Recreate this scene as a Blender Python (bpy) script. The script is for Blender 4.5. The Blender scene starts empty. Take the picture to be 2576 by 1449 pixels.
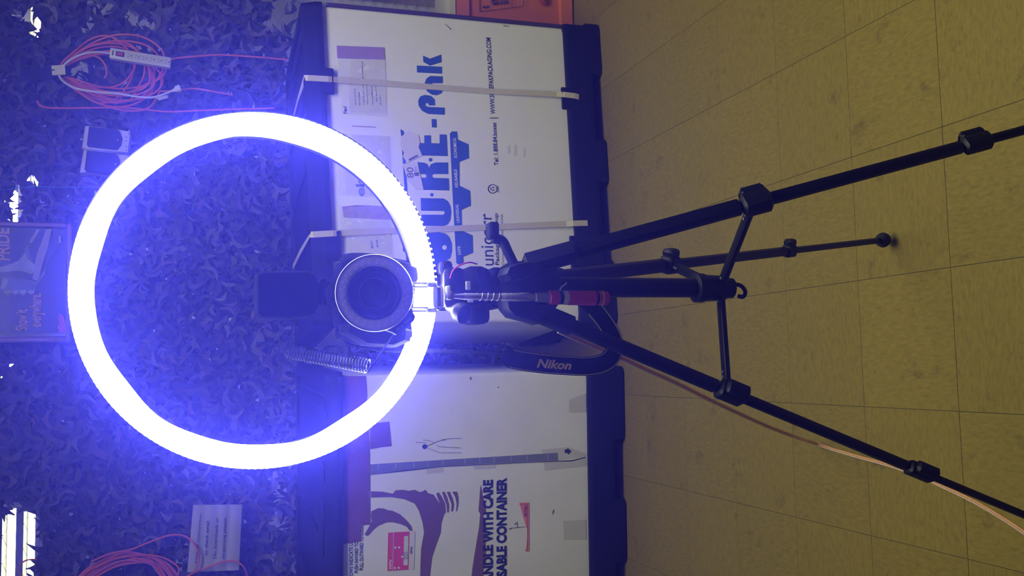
import bpy, math, random
from mathutils import Vector, Matrix, noise

# ------------------------------------------------------------------ camera
FPX, YAW, PITCH, ROLL, CAMH = 2402.5, 0.0870, 0.3086, -0.0050, 1.5073
cy, sy, cp, sp = math.cos(YAW), math.sin(YAW), math.cos(PITCH), math.sin(PITCH)
FWD = Vector((sy * cp, cy * cp, -sp))
_r = Vector((cy, -sy, 0.0))
_d = FWD.cross(_r)
RIGHT = _r * math.cos(ROLL) + _d * math.sin(ROLL)
DOWN = _d * math.cos(ROLL) - _r * math.sin(ROLL)
CAM = Vector((0, 0, CAMH))

sc = bpy.context.scene
COL = sc.collection
cd = bpy.data.cameras.new('camera')
cam = bpy.data.objects.new('camera', cd)
COL.objects.link(cam)
# the phone was held on its side: picture right is world down, picture up is world right
m = Matrix((DOWN, RIGHT, -FWD)).transposed().to_4x4()
m.translation = CAM
cam.matrix_world = m
cd.sensor_width = 36.0
cd.lens = 36.0 * FPX / 2576.0
cd.clip_start = 0.02
cd.clip_end = 60
sc.camera = cam

# ------------------------------------------------------------------ world, added haze for lens glare, exposure
GLARE_HAZE_DENSITY, GLARE_HAZE_COLOR, GLARE_HAZE_G = 0.10, (0.085, 0.085, 1.0), 0.84
w = bpy.data.worlds.new('world')
sc.world = w
w.use_nodes = True
wn = w.node_tree
wn.nodes['Background'].inputs[0].default_value = (0.02, 0.02, 0.03, 1)
wn.nodes['Background'].inputs[1].default_value = 0.0
vs = wn.nodes.new('ShaderNodeVolumeScatter')  # blue haze added to stand in for the ring light's lens glare
vs.inputs['Color'].default_value = (*GLARE_HAZE_COLOR, 1)
vs.inputs['Density'].default_value = GLARE_HAZE_DENSITY
vs.inputs['Anisotropy'].default_value = GLARE_HAZE_G
wn.links.new(vs.outputs[0], wn.nodes['World Output'].inputs['Volume'])
w.cycles.homogeneous_volume = True
sc.view_settings.view_transform = 'Standard'
sc.view_settings.look = 'None'
sc.view_settings.exposure = 0.0
sc.view_settings.gamma = 1.0
sc.view_settings.use_curve_mapping = False
sc.cycles.use_denoising = True
sc.cycles.volume_bounces = 0
sc.cycles.max_bounces = 3
sc.cycles.diffuse_bounces = 2
sc.cycles.glossy_bounces = 2
sc.cycles.use_light_tree = False
sc.cycles.adaptive_threshold = 0.02
sc.cycles.sample_clamp_indirect = 6.0

RING_STRENGTH = 82.0
TUBE_STRENGTH = 9.0


def area(name, loc, size, power, color, target=None):
    l = bpy.data.lights.new(name, 'AREA')
    l.shape = 'RECTANGLE'
    l.size, l.size_y = size
    l.energy = power
    l.color = color
    o = bpy.data.objects.new(name, l)
    o.location = loc
    if target is not None:
        o.rotation_euler = (Vector(target) - Vector(loc)).to_track_quat('-Z', 'Y').to_euler()
    COL.objects.link(o)
    return o


# ceiling troffers above and behind the photographer, then an added lamp past the fence
area('ceiling_light_near', (0.9, 1.75, 2.93), (2.4, 1.2), 74, (1.0, 0.985, 0.95))
area('ceiling_light_far', (0.6, -2.2, 2.93), (2.4, 1.2), 18, (1.0, 0.985, 0.95))
area('added_light_beyond', (1.2, 7.2, 3.12), (3.0, 1.2), 38, (1.0, 0.985, 0.92))  # unseen lamp added to brighten the back wall and the net gaps

# ------------------------------------------------------------------ pixel helpers (photo frame 2576 x 1449 -> world)


def ray(x, y):
    return RIGHT * ((724.5 - y) / FPX) + DOWN * ((x - 1288.0) / FPX) + FWD


def px(x, y, Y):
    d = ray(x, y)
    return CAM + d * (Y / d.y)


def pz(x, y, Z):
    d = ray(x, y)
    return CAM + d * ((Z - CAMH) / d.z)


def pplane(x, y, p, n):
    d = ray(x, y)
    return CAM + d * ((p - CAM).dot(n) / d.dot(n))


def proj(P):
    c = Vector(P) - CAM
    q = c.dot(FWD)
    return 1288 + FPX * c.dot(DOWN) / q, 724.5 - FPX * c.dot(RIGHT) / q


def V(*a):
    return Vector(a)


# ------------------------------------------------------------------ materials
MATS = {}


def mat(name, col, rough=0.5, metal=0.0, var=0.0, vscale=20.0, bump=0.0, bscale=60.0, emit=None, estr=0.0,
        alpha=1.0, transmission=0.0, spec=0.5, sheen=0.0):
    if name in MATS:
        return MATS[name]
    mt = bpy.data.materials.new(name)
    mt.use_nodes = True
    nt = mt.node_tree
    b = nt.nodes['Principled BSDF']
    b.inputs['Base Color'].default_value = (*col, 1)
    b.inputs['Roughness'].default_value = rough
    b.inputs['Metallic'].default_value = metal
    b.inputs['Alpha'].default_value = alpha
    b.inputs['Transmission Weight'].default_value = transmission
    b.inputs['Specular IOR Level'].default_value = spec
    if sheen:
        b.inputs['Sheen Weight'].default_value = sheen
    if emit:
        b.inputs['Emission Color'].default_value = (*emit, 1)
        b.inputs['Emission Strength'].default_value = estr
    tc = nt.nodes.new('ShaderNodeTexCoord')
    if var > 0:
        n = nt.nodes.new('ShaderNodeTexNoise')
        n.inputs['Scale'].default_value = vscale
        n.inputs['Detail'].default_value = 5
        nt.links.new(tc.outputs['Object'], n.inputs['Vector'])
        mx = nt.nodes.new('ShaderNodeMix')
        mx.data_type = 'RGBA'
        mx.inputs[6].default_value = (*[max(0, c * (1 - var)) for c in col], 1)
        mx.inputs[7].default_value = (*[min(1, c * (1 + var)) for c in col], 1)
        nt.links.new(n.outputs['Fac'], mx.inputs[0])
        nt.links.new(mx.outputs[2], b.inputs['Base Color'])
    if bump > 0:
        n2 = nt.nodes.new('ShaderNodeTexNoise')
        n2.inputs['Scale'].default_value = bscale
        n2.inputs['Detail'].default_value = 4
        nt.links.new(tc.outputs['Object'], n2.inputs['Vector'])
        bp = nt.nodes.new('ShaderNodeBump')
        bp.inputs['Strength'].default_value = bump
        bp.inputs['Distance'].default_value = 0.002
        nt.links.new(n2.outputs['Fac'], bp.inputs['Height'])
        nt.links.new(bp.outputs[0], b.inputs['Normal'])
    MATS[name] = mt
    return mt


BLACK = mat('black_plastic', (0.005, 0.005, 0.006), 0.5, spec=0.25, var=0.3, vscale=30)
BLACKM = mat('black_painted_metal', (0.004, 0.004, 0.005), 0.38, spec=0.3, var=0.2, vscale=40)
CRATE_BLACK = mat('moulded_black_plastic', (0.006, 0.006, 0.008), 0.6, spec=0.2, var=0.5, vscale=9, bump=0.2, bscale=200)
BOARD = mat('white_corrugated_board', (0.71, 0.72, 0.74), 0.62, var=0.06, vscale=5, bump=0.08, bscale=120)
BOARD2 = mat('scuffed_white_board', (0.66, 0.675, 0.68), 0.68, var=0.12, vscale=7, bump=0.12, bscale=120)
BLUEINK = mat('blue_print', (0.012, 0.07, 0.42), 0.6, var=0.08, vscale=60)
NAVYINK = mat('navy_print', (0.012, 0.012, 0.07), 0.6, var=0.1, vscale=60)
WHITEINK = mat('white_print', (0.72, 0.72, 0.73), 0.6, var=0.03)
GREYINK = mat('grey_print', (0.12, 0.12, 0.16), 0.6, var=0.1)
BROWNINK = mat('brown_print', (0.15, 0.075, 0.06), 0.6, var=0.15, vscale=12)
STRAPM = mat('cream_strapping', (0.50, 0.47, 0.34), 0.5, var=0.08)
FOAMPINK = mat('pink_foam', (0.50, 0.035, 0.16), 0.85, var=0.06, bump=0.3, bscale=700)
CREAM = mat('cream_foam', (0.62, 0.55, 0.42), 0.8, var=0.05)
CHROME = mat('brushed_steel', (0.36, 0.35, 0.37), 0.35, 0.45, var=0.08)
WHITEPL = mat('white_plastic', (0.75, 0.75, 0.74), 0.35, var=0.03)
GREYSTEEL = mat('galvanised_steel', (0.22, 0.22, 0.22), 0.5, 0.5, var=0.2, vscale=25)
ORANGE = mat('orange_plastic', (0.60, 0.165, 0.01), 0.42, var=0.08, vscale=6)
CORD = mat('orange_vinyl_cord', (0.82, 0.19, 0.05), 0.45, var=0.08)

# ------------------------------------------------------------------ mesh building
MINV = {}   # object -> inverse of the root matrix its vertices are stored in


class MB:
    def __init__(self):
        self.v, self.f = [], []

    def add(self, vs, fs):
        o = len(self.v)
        self.v += [Vector(p) for p in vs]
        self.f += [tuple(i + o for i in f) for f in fs]
        return self

    def box(self, c, s, ax=None, bev=0.0):
        """box of size s about c; ax = three unit axes; bev cuts the edges"""
        ax = ax or (V(1, 0, 0), V(0, 1, 0), V(0, 0, 1))
        c = Vector(c)
        h = [q / 2 for q in s]
        if bev <= 0:
            vs = [c + ax[0] * (h[0] * a) + ax[1] * (h[1] * b) + ax[2] * (h[2] * d)
                  for a in (-1, 1) for b in (-1, 1) for d in (-1, 1)]
            return self.add(vs, [(0, 1, 3, 2), (4, 6, 7, 5), (0, 4, 5, 1), (2, 3, 7, 6), (0, 2, 6, 4), (1, 5, 7, 3)])
        b = min(bev, min(h) * 0.95)
        # rounded outline in axes 0/2, bevelled along axis 1
        x, z = h[0], h[2]
        def ring(ins, yy):
            pts = []
            xx, zz = x - ins, z - ins
            for (sx, sz, a0) in ((1, 1, 0), (-1, 1, 90), (-1, -1, 180), (1, -1, 270)):
                for k in range(3):
                    a = math.radians(a0 + 45 * k)
                    pts.append(c + ax[0] * (sx * (xx - b) + b * math.cos(a)) + ax[2] * (sz * (zz - b) + b * math.sin(a)) + ax[1] * yy)
            return pts
        return self.loft([ring(b * 0.7, -h[1]), ring(0, -h[1] + b * 0.7), ring(0, h[1] - b * 0.7), ring(b * 0.7, h[1])])

    def loft(self, rings, caps=True, closed=True):
        n = len(rings[0])
        vs = [p for r in rings for p in r]
        fs = []
        for i in range(len(rings) - 1):
            for j in range(n if closed else n - 1):
                k = (j + 1) % n
                fs.append((i * n + j, i * n + k, (i + 1) * n + k, (i + 1) * n + j))
        if caps:
            fs.append(tuple(range(n - 1, -1, -1)))
            fs.append(tuple((len(rings) - 1) * n + j for j in range(n)))
        return self.add(vs, fs)

    def tube(self, pts, r, n=8, closed=False, caps=True):
        pts = [Vector(p) for p in pts]
        m_ = len(pts)
        rr = r if isinstance(r, (list, tuple)) else [r] * m_
        rings = []
        t0 = (pts[1] - pts[0]).normalized()
        u = t0.orthogonal().normalized()
        for i, p in enumerate(pts):
            if closed:
                t = (pts[(i + 1) % m_] - pts[i - 1]).normalized()
            else:
                t = (pts[min(i + 1, m_ - 1)] - pts[max(i - 1, 0)]).normalized()
            u = (u - t * u.dot(t))
            u = u.normalized() if u.length > 1e-6 else t.orthogonal().normalized()
            w_ = t.cross(u)
            rings.append([p + (u * math.cos(a) + w_ * math.sin(a)) * rr[i] for a in [2 * math.pi * k / n for k in range(n)]])
        if closed:
            rings.append(rings[0])
            return self.loft(rings, caps=False)
        return self.loft(rings, caps=caps)

    def cyl(self, p0, p1, r0, r1=None, n=20):
        r1 = r0 if r1 is None else r1
        return self.tube([p0, p1], [r0, r1], n)

    def lathe(self, p0, ax, prof, n=28, caps=True):
        """prof = [(distance along axis, radius)]"""
        ax = Vector(ax).normalized()
        u = ax.orthogonal().normalized()
        w_ = ax.cross(u)
        rings = [[Vector(p0) + ax * d + (u * math.cos(2 * math.pi * k / n) + w_ * math.sin(2 * math.pi * k / n)) * max(r, 1e-5) for k in range(n)] for d, r in prof]
        return self.loft(rings, caps=caps)

    def prism(self, pts, off):
        """polygon of 3-D points, extruded by the vector off"""
        off = Vector(off)
        pts = [Vector(p) for p in pts]
        n = len(pts)
        vs = pts + [p + off for p in pts]
        fs = [tuple(range(n)), tuple(range(2 * n - 1, n - 1, -1))]
        fs += [(i, n + i, n + (i + 1) % n, (i + 1) % n) for i in range(n)]
        return self.add(vs, fs)

    def ball(self, c, r, n=10, m_=6):
        ax = V(0, 0, 1)
        return self.lathe(Vector(c) - ax * r, ax, [(r - r * math.cos(math.pi * k / m_), r * math.sin(math.pi * k / m_)) for k in range(m_ + 1)], n)

    def ribbon(self, pts, wid, thick=0.0015):
        """strip along pts; wid = list of half-width vectors"""
        rings = []
        for i, p in enumerate(pts):
            t = (pts[min(i + 1, len(pts) - 1)] - pts[max(i - 1, 0)]).normalized()
            wv = wid[i] if isinstance(wid, list) else wid
            nn = t.cross(wv).normalized() * (thick / 2)
            rings.append([p - wv - nn, p + wv - nn, p + wv + nn, p - wv + nn])
        return self.loft(rings)

    def build(self, name, mt, parent=None, smooth=False, **tags):
        inv = MINV.get(parent)
        vs = [inv @ p for p in self.v] if inv else self.v
        me = bpy.data.meshes.new(name)
        me.from_pydata([tuple(p) for p in vs], [], self.f)
        me.validate()
        me.update()
        if mt:
            me.materials.append(mt)
        if smooth:
            me.polygons.foreach_set('use_smooth', [True] * len(me.polygons))
            try:
                me.set_sharp_from_angle(angle=math.radians(38))
            except Exception:
                pass
        o = bpy.data.objects.new(name, me)
        COL.objects.link(o)
        if parent:
            o.parent = parent
            MINV[o] = inv
        for k, v_ in tags.items():
            o[k] = v_
        return o


def thing(name, label, cat, loc=(0, 0, 0), rotz=0.0, group=None):
    o = bpy.data.objects.new(name, None)
    o.empty_display_size = 0.05
    COL.objects.link(o)
    o.location = loc
    o.rotation_euler = (0, 0, rotz)
    o['label'] = label
    o['category'] = cat
    if group:
        o['group'] = group
    MINV[o] = (Matrix.Translation(Vector(loc)) @ Matrix.Rotation(rotz, 4, 'Z')).inverted()
    return o


def spline(pts, n=8):
    """Catmull-Rom through 3-D points"""
    P = [Vector(p) for p in pts]
    P = [P[0] * 2 - P[1]] + P + [P[-1] * 2 - P[-2]]
    out = []
    for i in range(1, len(P) - 2):
        for k in range(n):
            t = k / n
            a, b, c, d = P[i - 1], P[i], P[i + 1], P[i + 2]
            out.append(0.5 * ((2 * b) + (c - a) * t + (2 * a - 5 * b + 4 * c - d) * t * t + (3 * b - a - 3 * c + d) * t ** 3))
    out.append(P[-2])
    return out


_TX = {}


def text_geo(s, bold=0.0, shear=0.0):
    key = (s, bold, shear)
    if key not in _TX:
        c = bpy.data.curves.new('t', 'FONT')
        c.body = s
        c.offset = bold
        c.shear = shear
        c.resolution_u = 3
        o = bpy.data.objects.new('t', c)
        COL.objects.link(o)
        dg = bpy.context.evaluated_depsgraph_get()
        e = o.evaluated_get(dg)
        me = e.to_mesh()
        vs = [v.co.copy() for v in me.vertices]
        fs = [tuple(p.vertices) for p in me.polygons]
        e.to_mesh_clear()
        bpy.data.objects.remove(o)
        bpy.data.curves.remove(c)
        _TX[key] = (vs, fs)
    return _TX[key]


def put_text(mb, s, P0, P1, up, h, bold=0.0, shear=0.0, nrm=None, lift=0.0):
    """text whose box runs from P0 to P1 along its base, height h along up"""
    vs, fs = text_geo(s, bold, shear)
    x0, x1 = min(v.x for v in vs), max(v.x for v in vs)
    y0, y1 = min(v.y for v in vs), max(v.y for v in vs)
    ux = P1 - P0
    off = nrm * lift if nrm is not None else V(0, 0, 0)
    mb.add([P0 + ux * ((v.x - x0) / (x1 - x0)) + up * (h * (v.y - y0) / (y1 - y0)) + off for v in vs], fs)
    return mb


class Face:
    """a flat face of a box: printed things are traced on it"""
    def __init__(self, p, n, right):
        self.p, self.n, self.r = p, n, right      # n points towards the camera

    def at(self, x, y, lift=0.0008):
        return pplane(x, y, self.p + self.n * lift, self.n)

    def poly(self, pts, name, mt, parent, lift=0.0008, thick=0.0005, **k):
        return MB().prism([self.at(x, y, lift) for x, y in pts], self.n * thick).build(name, mt, parent, **k)

    def text(self, s, b0, b1, cap, name, mt, parent, bold=0.0, shear=0.0, lift=0.0016):
        """b0, b1: pixels of the base line's ends; cap: pixel of a letter top above b0"""
        P0, P1, PT = self.at(*b0, lift), self.at(*b1, lift), self.at(*cap, lift)
        ux = (P1 - P0).normalized()
        up = PT - P0
        up = (up - ux * up.dot(ux))
        mb = put_text(MB(), s, P0, P1, up.normalized(), up.length, bold, shear)
        return mb.build(name, mt, parent)


# ================================================================== THE SETTING
T = 0.3048
GX, GY = -0.4175, 3.1682


def floor_material(name, grid=False):
    mt = bpy.data.materials.new(name)
    mt.use_nodes = True
    nt = mt.node_tree
    b = nt.nodes['Principled BSDF']
    b.inputs['Roughness'].default_value = 0.52
    b.inputs['Specular IOR Level'].default_value = 0.35
    tc = nt.nodes.new('ShaderNodeTexCoord')
    oi = nt.nodes.new('ShaderNodeObjectInfo')
    ad = nt.nodes.new('ShaderNodeVectorMath')
    ad.operation = 'ADD'
    sc_ = nt.nodes.new('ShaderNodeVectorMath')
    sc_.operation = 'SCALE'
    sc_.inputs['Scale'].default_value = 37.0
    cb = nt.nodes.new('ShaderNodeCombineXYZ')
    nt.links.new(oi.outputs['Random'], cb.inputs[0])
    nt.links.new(oi.outputs['Random'], cb.inputs[1])
    nt.links.new(cb.outputs[0], sc_.inputs[0])
    nt.links.new(tc.outputs['Object'], ad.inputs[0])
    nt.links.new(sc_.outputs[0], ad.inputs[1])
    mp = nt.nodes.new('ShaderNodeMapping')
    mp.inputs['Scale'].default_value = (45, 130, 45)
    nt.links.new(ad.outputs[0], mp.inputs[0])
    n1 = nt.nodes.new('ShaderNodeTexNoise')
    n1.inputs['Scale'].default_value = 1.0
    n1.inputs['Detail'].default_value = 6
    n1.inputs['Roughness'].default_value = 0.65
    n1.inputs['Distortion'].default_value = 0.6
    nt.links.new(mp.outputs[0], n1.inputs['Vector'])
    cr = nt.nodes.new('ShaderNodeValToRGB')
    el = cr.color_ramp.elements
    el[0].position, el[0].color = 0.30, (0.148, 0.110, 0.016, 1)
    el[1].position, el[1].color = 0.62, (0.216, 0.163, 0.025, 1)
    e = el.new(0.48)
    e.color = (0.186, 0.139, 0.021, 1)
    nt.links.new(n1.outputs['Fac'], cr.inputs[0])
    # scuffs, world-sized
    n2 = nt.nodes.new('ShaderNodeTexNoise')
    n2.inputs['Scale'].default_value = 9
    n2.inputs['Detail'].default_value = 8
    n2.inputs['Roughness'].default_value = 0.75
    nt.links.new(ad.outputs[0], n2.inputs['Vector'])
    c2 = nt.nodes.new('ShaderNodeValToRGB')
    c2.color_ramp.elements[0].position, c2.color_ramp.elements[0].color = 0.27, (0.45, 0.42, 0.36, 1)
    c2.color_ramp.elements[1].position, c2.color_ramp.elements[1].color = 0.42, (1, 1, 1, 1)
    nt.links.new(n2.outputs['Fac'], c2.inputs[0])
    mx = nt.nodes.new('ShaderNodeMix')
    mx.data_type = 'RGBA'
    mx.blend_type = 'MULTIPLY'
    mx.inputs[0].default_value = 1.0
    nt.links.new(cr.outputs[0], mx.inputs[6])
    nt.links.new(c2.outputs[0], mx.inputs[7])
    br = nt.nodes.new('ShaderNodeMix')
    br.data_type = 'RGBA'
    br.blend_type = 'MULTIPLY'
    br.inputs[0].default_value = 1.0
    mr = nt.nodes.new('ShaderNodeMapRange')
    mr.inputs[3].default_value, mr.inputs[4].default_value = 0.96, 1.03
    nt.links.new(oi.outputs['Random'], mr.inputs[0])
    nt.links.new(mx.outputs[2], br.inputs[6])
    nt.links.new(mr.outputs[0], br.inputs[7])
    nt.links.new(br.outputs[2], b.inputs['Base Color'])
    bp = nt.nodes.new('ShaderNodeBump')
    bp.inputs['Strength'].default_value = 0.06
    bp.inputs['Distance'].default_value = 0.001
    nt.links.new(n1.outputs['Fac'], bp.inputs['Height'])
    nt.links.new(bp.outputs[0], b.inputs['Normal'])
    return mt


TILE = floor_material('vinyl_tile')
GROUT = mat('dark_floor_adhesive', (0.05, 0.042, 0.025), 0.8, var=0.3)


def structure(o, label, cat):
    o['kind'] = 'structure'
    o['label'] = label
    o['category'] = cat
    return o


floor = MB().box((0.3, 3.0, -0.0515), (12, 13, 0.1)).build('floor', GROUT)
structure(floor, 'tan streaked vinyl tile floor of the storage room', 'floor')
tm = MB()
g = T / 2 - 0.0006
q = g - 0.0006
tm.loft([[V(a * g, b * g, -0.0016) for a, b in ((-1, -1), (1, -1), (1, 1), (-1, 1))],
         [V(a * g, b * g, -0.0005) for a, b in ((-1, -1), (1, -1), (1, 1), (-1, 1))],
         [V(a * q, b * q, 0) for a, b in ((-1, -1), (1, -1), (1, 1), (-1, 1))]])
t0 = tm.build('tile', TILE, None)
first = True
random.seed(4)
for i in range(-6, 9):
    for j in range(-6, 13):
        x, y = GX + T * (i + 0.5), GY - T * (j + 0.5)
        o = t0 if first else t0.copy()
        if not first:
            COL.objects.link(o)
        first = False
        o.parent = floor
        o.location = (x, y, 0)
        o.rotation_euler = (0, 0, (math.pi / 2 if (i + j) % 2 else 0) + (math.pi if random.random() < 0.5 else 0))
WALLM = mat('grey_block_wall', (0.42, 0.42, 0.40), 0.8, var=0.1, vscale=3)
CEILM = mat('dim_ceiling', (0.25, 0.25, 0.25), 0.9, var=0.1, vscale=4)
structure(MB().box((0.3, 7.15, -0.0005), (12, 4.0, 0.003)).build('floor_beyond', TILE), 'plain tan floor beyond the chain link fence', 'floor')
structure(MB().box((0.3, 9.05, 1.6), (12, 0.1, 3.4)).build('wall_back', WALLM), 'pale grey wall seen beyond the camouflage netting', 'wall')
structure(MB().box((0.3, 3.0, 3.25), (12, 13, 0.1)).build('ceiling', CEILM), 'grey ceiling above the storage cage', 'ceiling')

# ================================================================== FENCE AND NET
FY = 4.75
fence = thing('chain_link_fence', 'galvanised chain link fence behind the camouflage net', 'fence', (0.4, FY, 0))
PITCHW = 0.055
zz = MB()
pts = []
k = 0
z = 0.06
while z < 2.75:
    pts.append(V((1 if k % 2 else -1) * PITCHW * 0.505, 0.003 * (1 if k % 2 else -1), z))
    z += PITCHW / 2 * 1.02
    k += 1
zz.tube(pts, 0.0017, 4)
w0 = zz.build('wire', GREYSTEEL, None)
nw = int(3.9 / PITCHW)
for i in range(nw):
    o = w0 if i == 0 else w0.copy()
    if i:
        COL.objects.link(o)
    o.parent = fence
    o.location = (-1.95 + i * PITCHW, 0.0, 0)
    o.rotation_euler = (0, 0, math.pi * (i % 2))     # neighbours mirror each other and close the diamonds
for xx in (-1.75, 1.482):
    MB().cyl(V(0.4 + xx, FY + 0.03, 0), V(0.4 + xx, FY + 0.03, 2.8), 0.018, n=16).build('post', mat('white_painted_post', (0.55, 0.55, 0.56), 0.5, var=0.08), fence, True)
MB().cyl(V(-1.6, FY + 0.03, 2.76), V(2.4, FY + 0.03, 2.76), 0.02, n=12).build('rail', GREYSTEEL, fence, True)
MB().cyl(V(1.35, FY + 0.03, 0.28), V(2.4, FY + 0.03, 0.28), 0.02, n=12).build('rail', mat('cream_painted_rail', (0.6, 0.57, 0.45), 0.5, var=0.08), fence, True)

# camouflage netting: thousands of cut cloth curls in two layers, one uncountable mass
HOLES = [(40, 1370, 62, 105), (95, 62, 9, 16), (93, 90, 5, 6), (88, 455, 11, 8), (42, 500, 16, 40), (40, 545, 14, 22),
         (205, 172, 26, 20), (255, 22, 30, 10), (330, 45, 30, 9), (372, 55, 22, 10), (230, 72, 18, 10), (60, 40, 22, 12),
         (700, 1120, 8, 22), (694, 1255, 12, 20), (700, 1320, 14, 18), (692, 1408, 8, 22), (715, 45, 30, 16), (725, 8, 40, 10),
         (700, 62, 30, 10), (690, 1200, 7, 12), (190, 690, 8, 40), (190, 790, 8, 40), (190, 740, 8, 25), (450, 1420, 10, 12),
         (300, 215, 4, 4), (350, 110, 8, 6), (360, 128, 8, 5), (465, 1380, 5, 10)]


def in_hole(P, grow=0.0):
    x, y = proj(P)
    for cx, cyy, rx, ry in HOLES:
        if ((x - cx) / (rx + grow)) ** 2 + ((y - cyy) / (ry + grow)) ** 2 < 1:
            return True
    return False


random.seed(11)
SHAPES = []
for s in range(14):
    n = 9
    pts = []
    bend = random.uniform(0.5, 1.1)
    ln = random.uniform(0.8, 1.5)
    wd = random.uniform(0.28, 0.5)
    up_, lo_ = [], []
    for k in range(n):
        t = k / (n - 1) * 2 - 1
        c = V(t * ln * 0.6, bend * (t * t) * 0.55, 0)
        wv = wd * (1 - abs(t) ** 2.5 * 0.75) * random.uniform(0.7, 1.3)
        up_.append(c + V(0, wv * 0.6, 0))
        lo_.append(c - V(0, wv * 0.6, 0))
    SHAPES.append((up_, lo_))
net_v, net_f, net_c = [], [], []
PAL = [(0.100, 0.086, 0.066), (0.075, 0.080, 0.060), (0.125, 0.108, 0.09), (0.060, 0.058, 0.05), (0.15, 0.135, 0.12), (0.11, 0.075, 0.058)]
PW = [4, 4, 2, 4, 1, 2]


def leaf(P, size, rot, tilt, col):
    up_, lo_ = random.choice(SHAPES)
    M = Matrix.Translation(P) @ Matrix.Rotation(tilt[0], 4, 'Z') @ Matrix.Rotation(tilt[1], 4, 'X') @ Matrix.Rotation(math.pi / 2, 4, 'X') @ Matrix.Rotation(rot, 4, 'Z')
    n = len(up_)
    o = len(net_v)
    cu = random.uniform(-0.5, 0.5)
    for row, sg in ((up_, 1), (lo_, -1)):
        for p in row:
            net_v.append(M @ (V(p.x, p.y, cu * p.x * p.x + sg * 0.12 * cu) * size))
    for k in range(n - 1):
        net_f.append((o + k, o + k + 1, o + n + k + 1, o + n + k))
        net_c.append(col)


X0, X1, Z0, Z1 = -1.25, 2.15, 0.06, 2.62


def sag(x, z):
    return 0.05 * noise.noise(V(x * 1.6, z * 0.9, 3.1)) + 0.02 * noise.noise(V(x * 5, z * 3, 9))


def layer(step, size, yo, dens, dark, grow):  # dark: deeper layers get darker colour, painting the shade between leaves
    z = Z0
    while z < Z1:
        x = X0
        while x < X1:
            P = V(x + random.uniform(-0.6, 0.6) * step, 0, z + random.uniform(-0.6, 0.6) * step)
            P.y = FY + yo + sag(P.x, P.z) * (1 if yo < 0 else 0.3)
            if random.random() < dens and not in_hole(P, grow) and (P.x < 1.30 or P.z > 1.10 + 0.05 * math.sin(P.x * 9)):
                if P.z < 0.9 and abs(P.x - 0.1) > 0.5:  # low leaves added only behind the gap between the crates, to darken it
                    x += step
                    continue
                c = random.choices(PAL, PW)[0]
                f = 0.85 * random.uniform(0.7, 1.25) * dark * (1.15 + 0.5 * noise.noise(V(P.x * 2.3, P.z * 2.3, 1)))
                leaf(P, size * random.uniform(0.7, 1.3), random.uniform(0, 6.28), (random.uniform(-0.7, 0.7), random.uniform(-0.7, 0.5)), tuple(q_ * f for q_ in c))
            x += step
        z += step


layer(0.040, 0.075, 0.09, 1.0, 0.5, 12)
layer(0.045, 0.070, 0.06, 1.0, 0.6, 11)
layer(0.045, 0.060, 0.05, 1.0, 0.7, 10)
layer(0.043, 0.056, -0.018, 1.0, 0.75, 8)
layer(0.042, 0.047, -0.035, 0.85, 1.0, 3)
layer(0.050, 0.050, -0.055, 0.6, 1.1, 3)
me = bpy.data.meshes.new('camouflage_net')
me.from_pydata([tuple(p) for p in net_v], [], net_f)
at_ = me.attributes.new('cloth', 'FLOAT_COLOR', 'FACE')
flat = []
for c in net_c:
    flat += [c[0], c[1], c[2], 1.0]
at_.data.foreach_set('color', flat)
NETM = bpy.data.materials.new('camouflage_cloth')
NETM.use_nodes = True
nt = NETM.node_tree
an = nt.nodes.new('ShaderNodeAttribute')
an.attribute_name = 'cloth'
nt.links.new(an.outputs['Color'], nt.nodes['Principled BSDF'].inputs['Base Color'])
nt.nodes['Principled BSDF'].inputs['Roughness'].default_value = 0.6
me.materials.append(NETM)
net = bpy.data.objects.new('camouflage_net', me)
COL.objects.link(net)
net['kind'] = 'stuff'
net['label'] = 'brown and olive camouflage netting of cut cloth leaves covering the fence'
net['category'] = 'camouflage net'

# fluorescent shop lights in the room beyond the net
TUBE = mat('lit_fluorescent_tube', (0.9, 0.95, 0.85), 0.4, emit=(1.0, 1.0, 0.80), estr=TUBE_STRENGTH)
TUBE.cycles.emission_sampling = 'NONE'    # far behind the net: found by bounced rays, leaves the light samples to the ring
FIXT = mat('light_fixture_enamel', (0.10, 0.10, 0.09), 0.4, var=0.05)


def shop_light(xc, half, Yp, xpix, label, ypix=740):
    a = px(xpix, ypix, Yp)
    zc = a.z
    t = thing('shop_light', label, 'light fixture', (xc, Yp, zc + 0.06), 0, 'fluorescent fixtures beyond the net')
    MB().loft([[V(xc - half, Yp - 0.11, zc + 0.03), V(xc - half, Yp + 0.11, zc + 0.03), V(xc - half, Yp + 0.07, zc + 0.09), V(xc - half, Yp - 0.07, zc + 0.09)],
               [V(xc + half, Yp - 0.11, zc + 0.03), V(xc + half, Yp + 0.11, zc + 0.03), V(xc + half, Yp + 0.07, zc + 0.09), V(xc + half, Yp - 0.07, zc + 0.09)]]).build('housing', FIXT, t)
    for s in (-0.03, 0.03):
        MB().cyl(V(xc - half + 0.03, Yp + s, zc), V(xc + half - 0.03, Yp + s, zc), 0.016, n=12).build('tube', TUBE, t, True)
        for e in (-1, 1):
            MB().box((xc + e * (half - 0.02), Yp + s, zc + 0.015), (0.02, 0.03, 0.05)).build('lamp_holder', FIXT, t)
    for e in (-0.7, 0.7):
        MB().cyl(V(xc + e * half, Yp, zc + 0.08), V(xc + e * half, Yp, 3.2), 0.004, n=6).build('hanger', GREYSTEEL, t)
    return t


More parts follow.
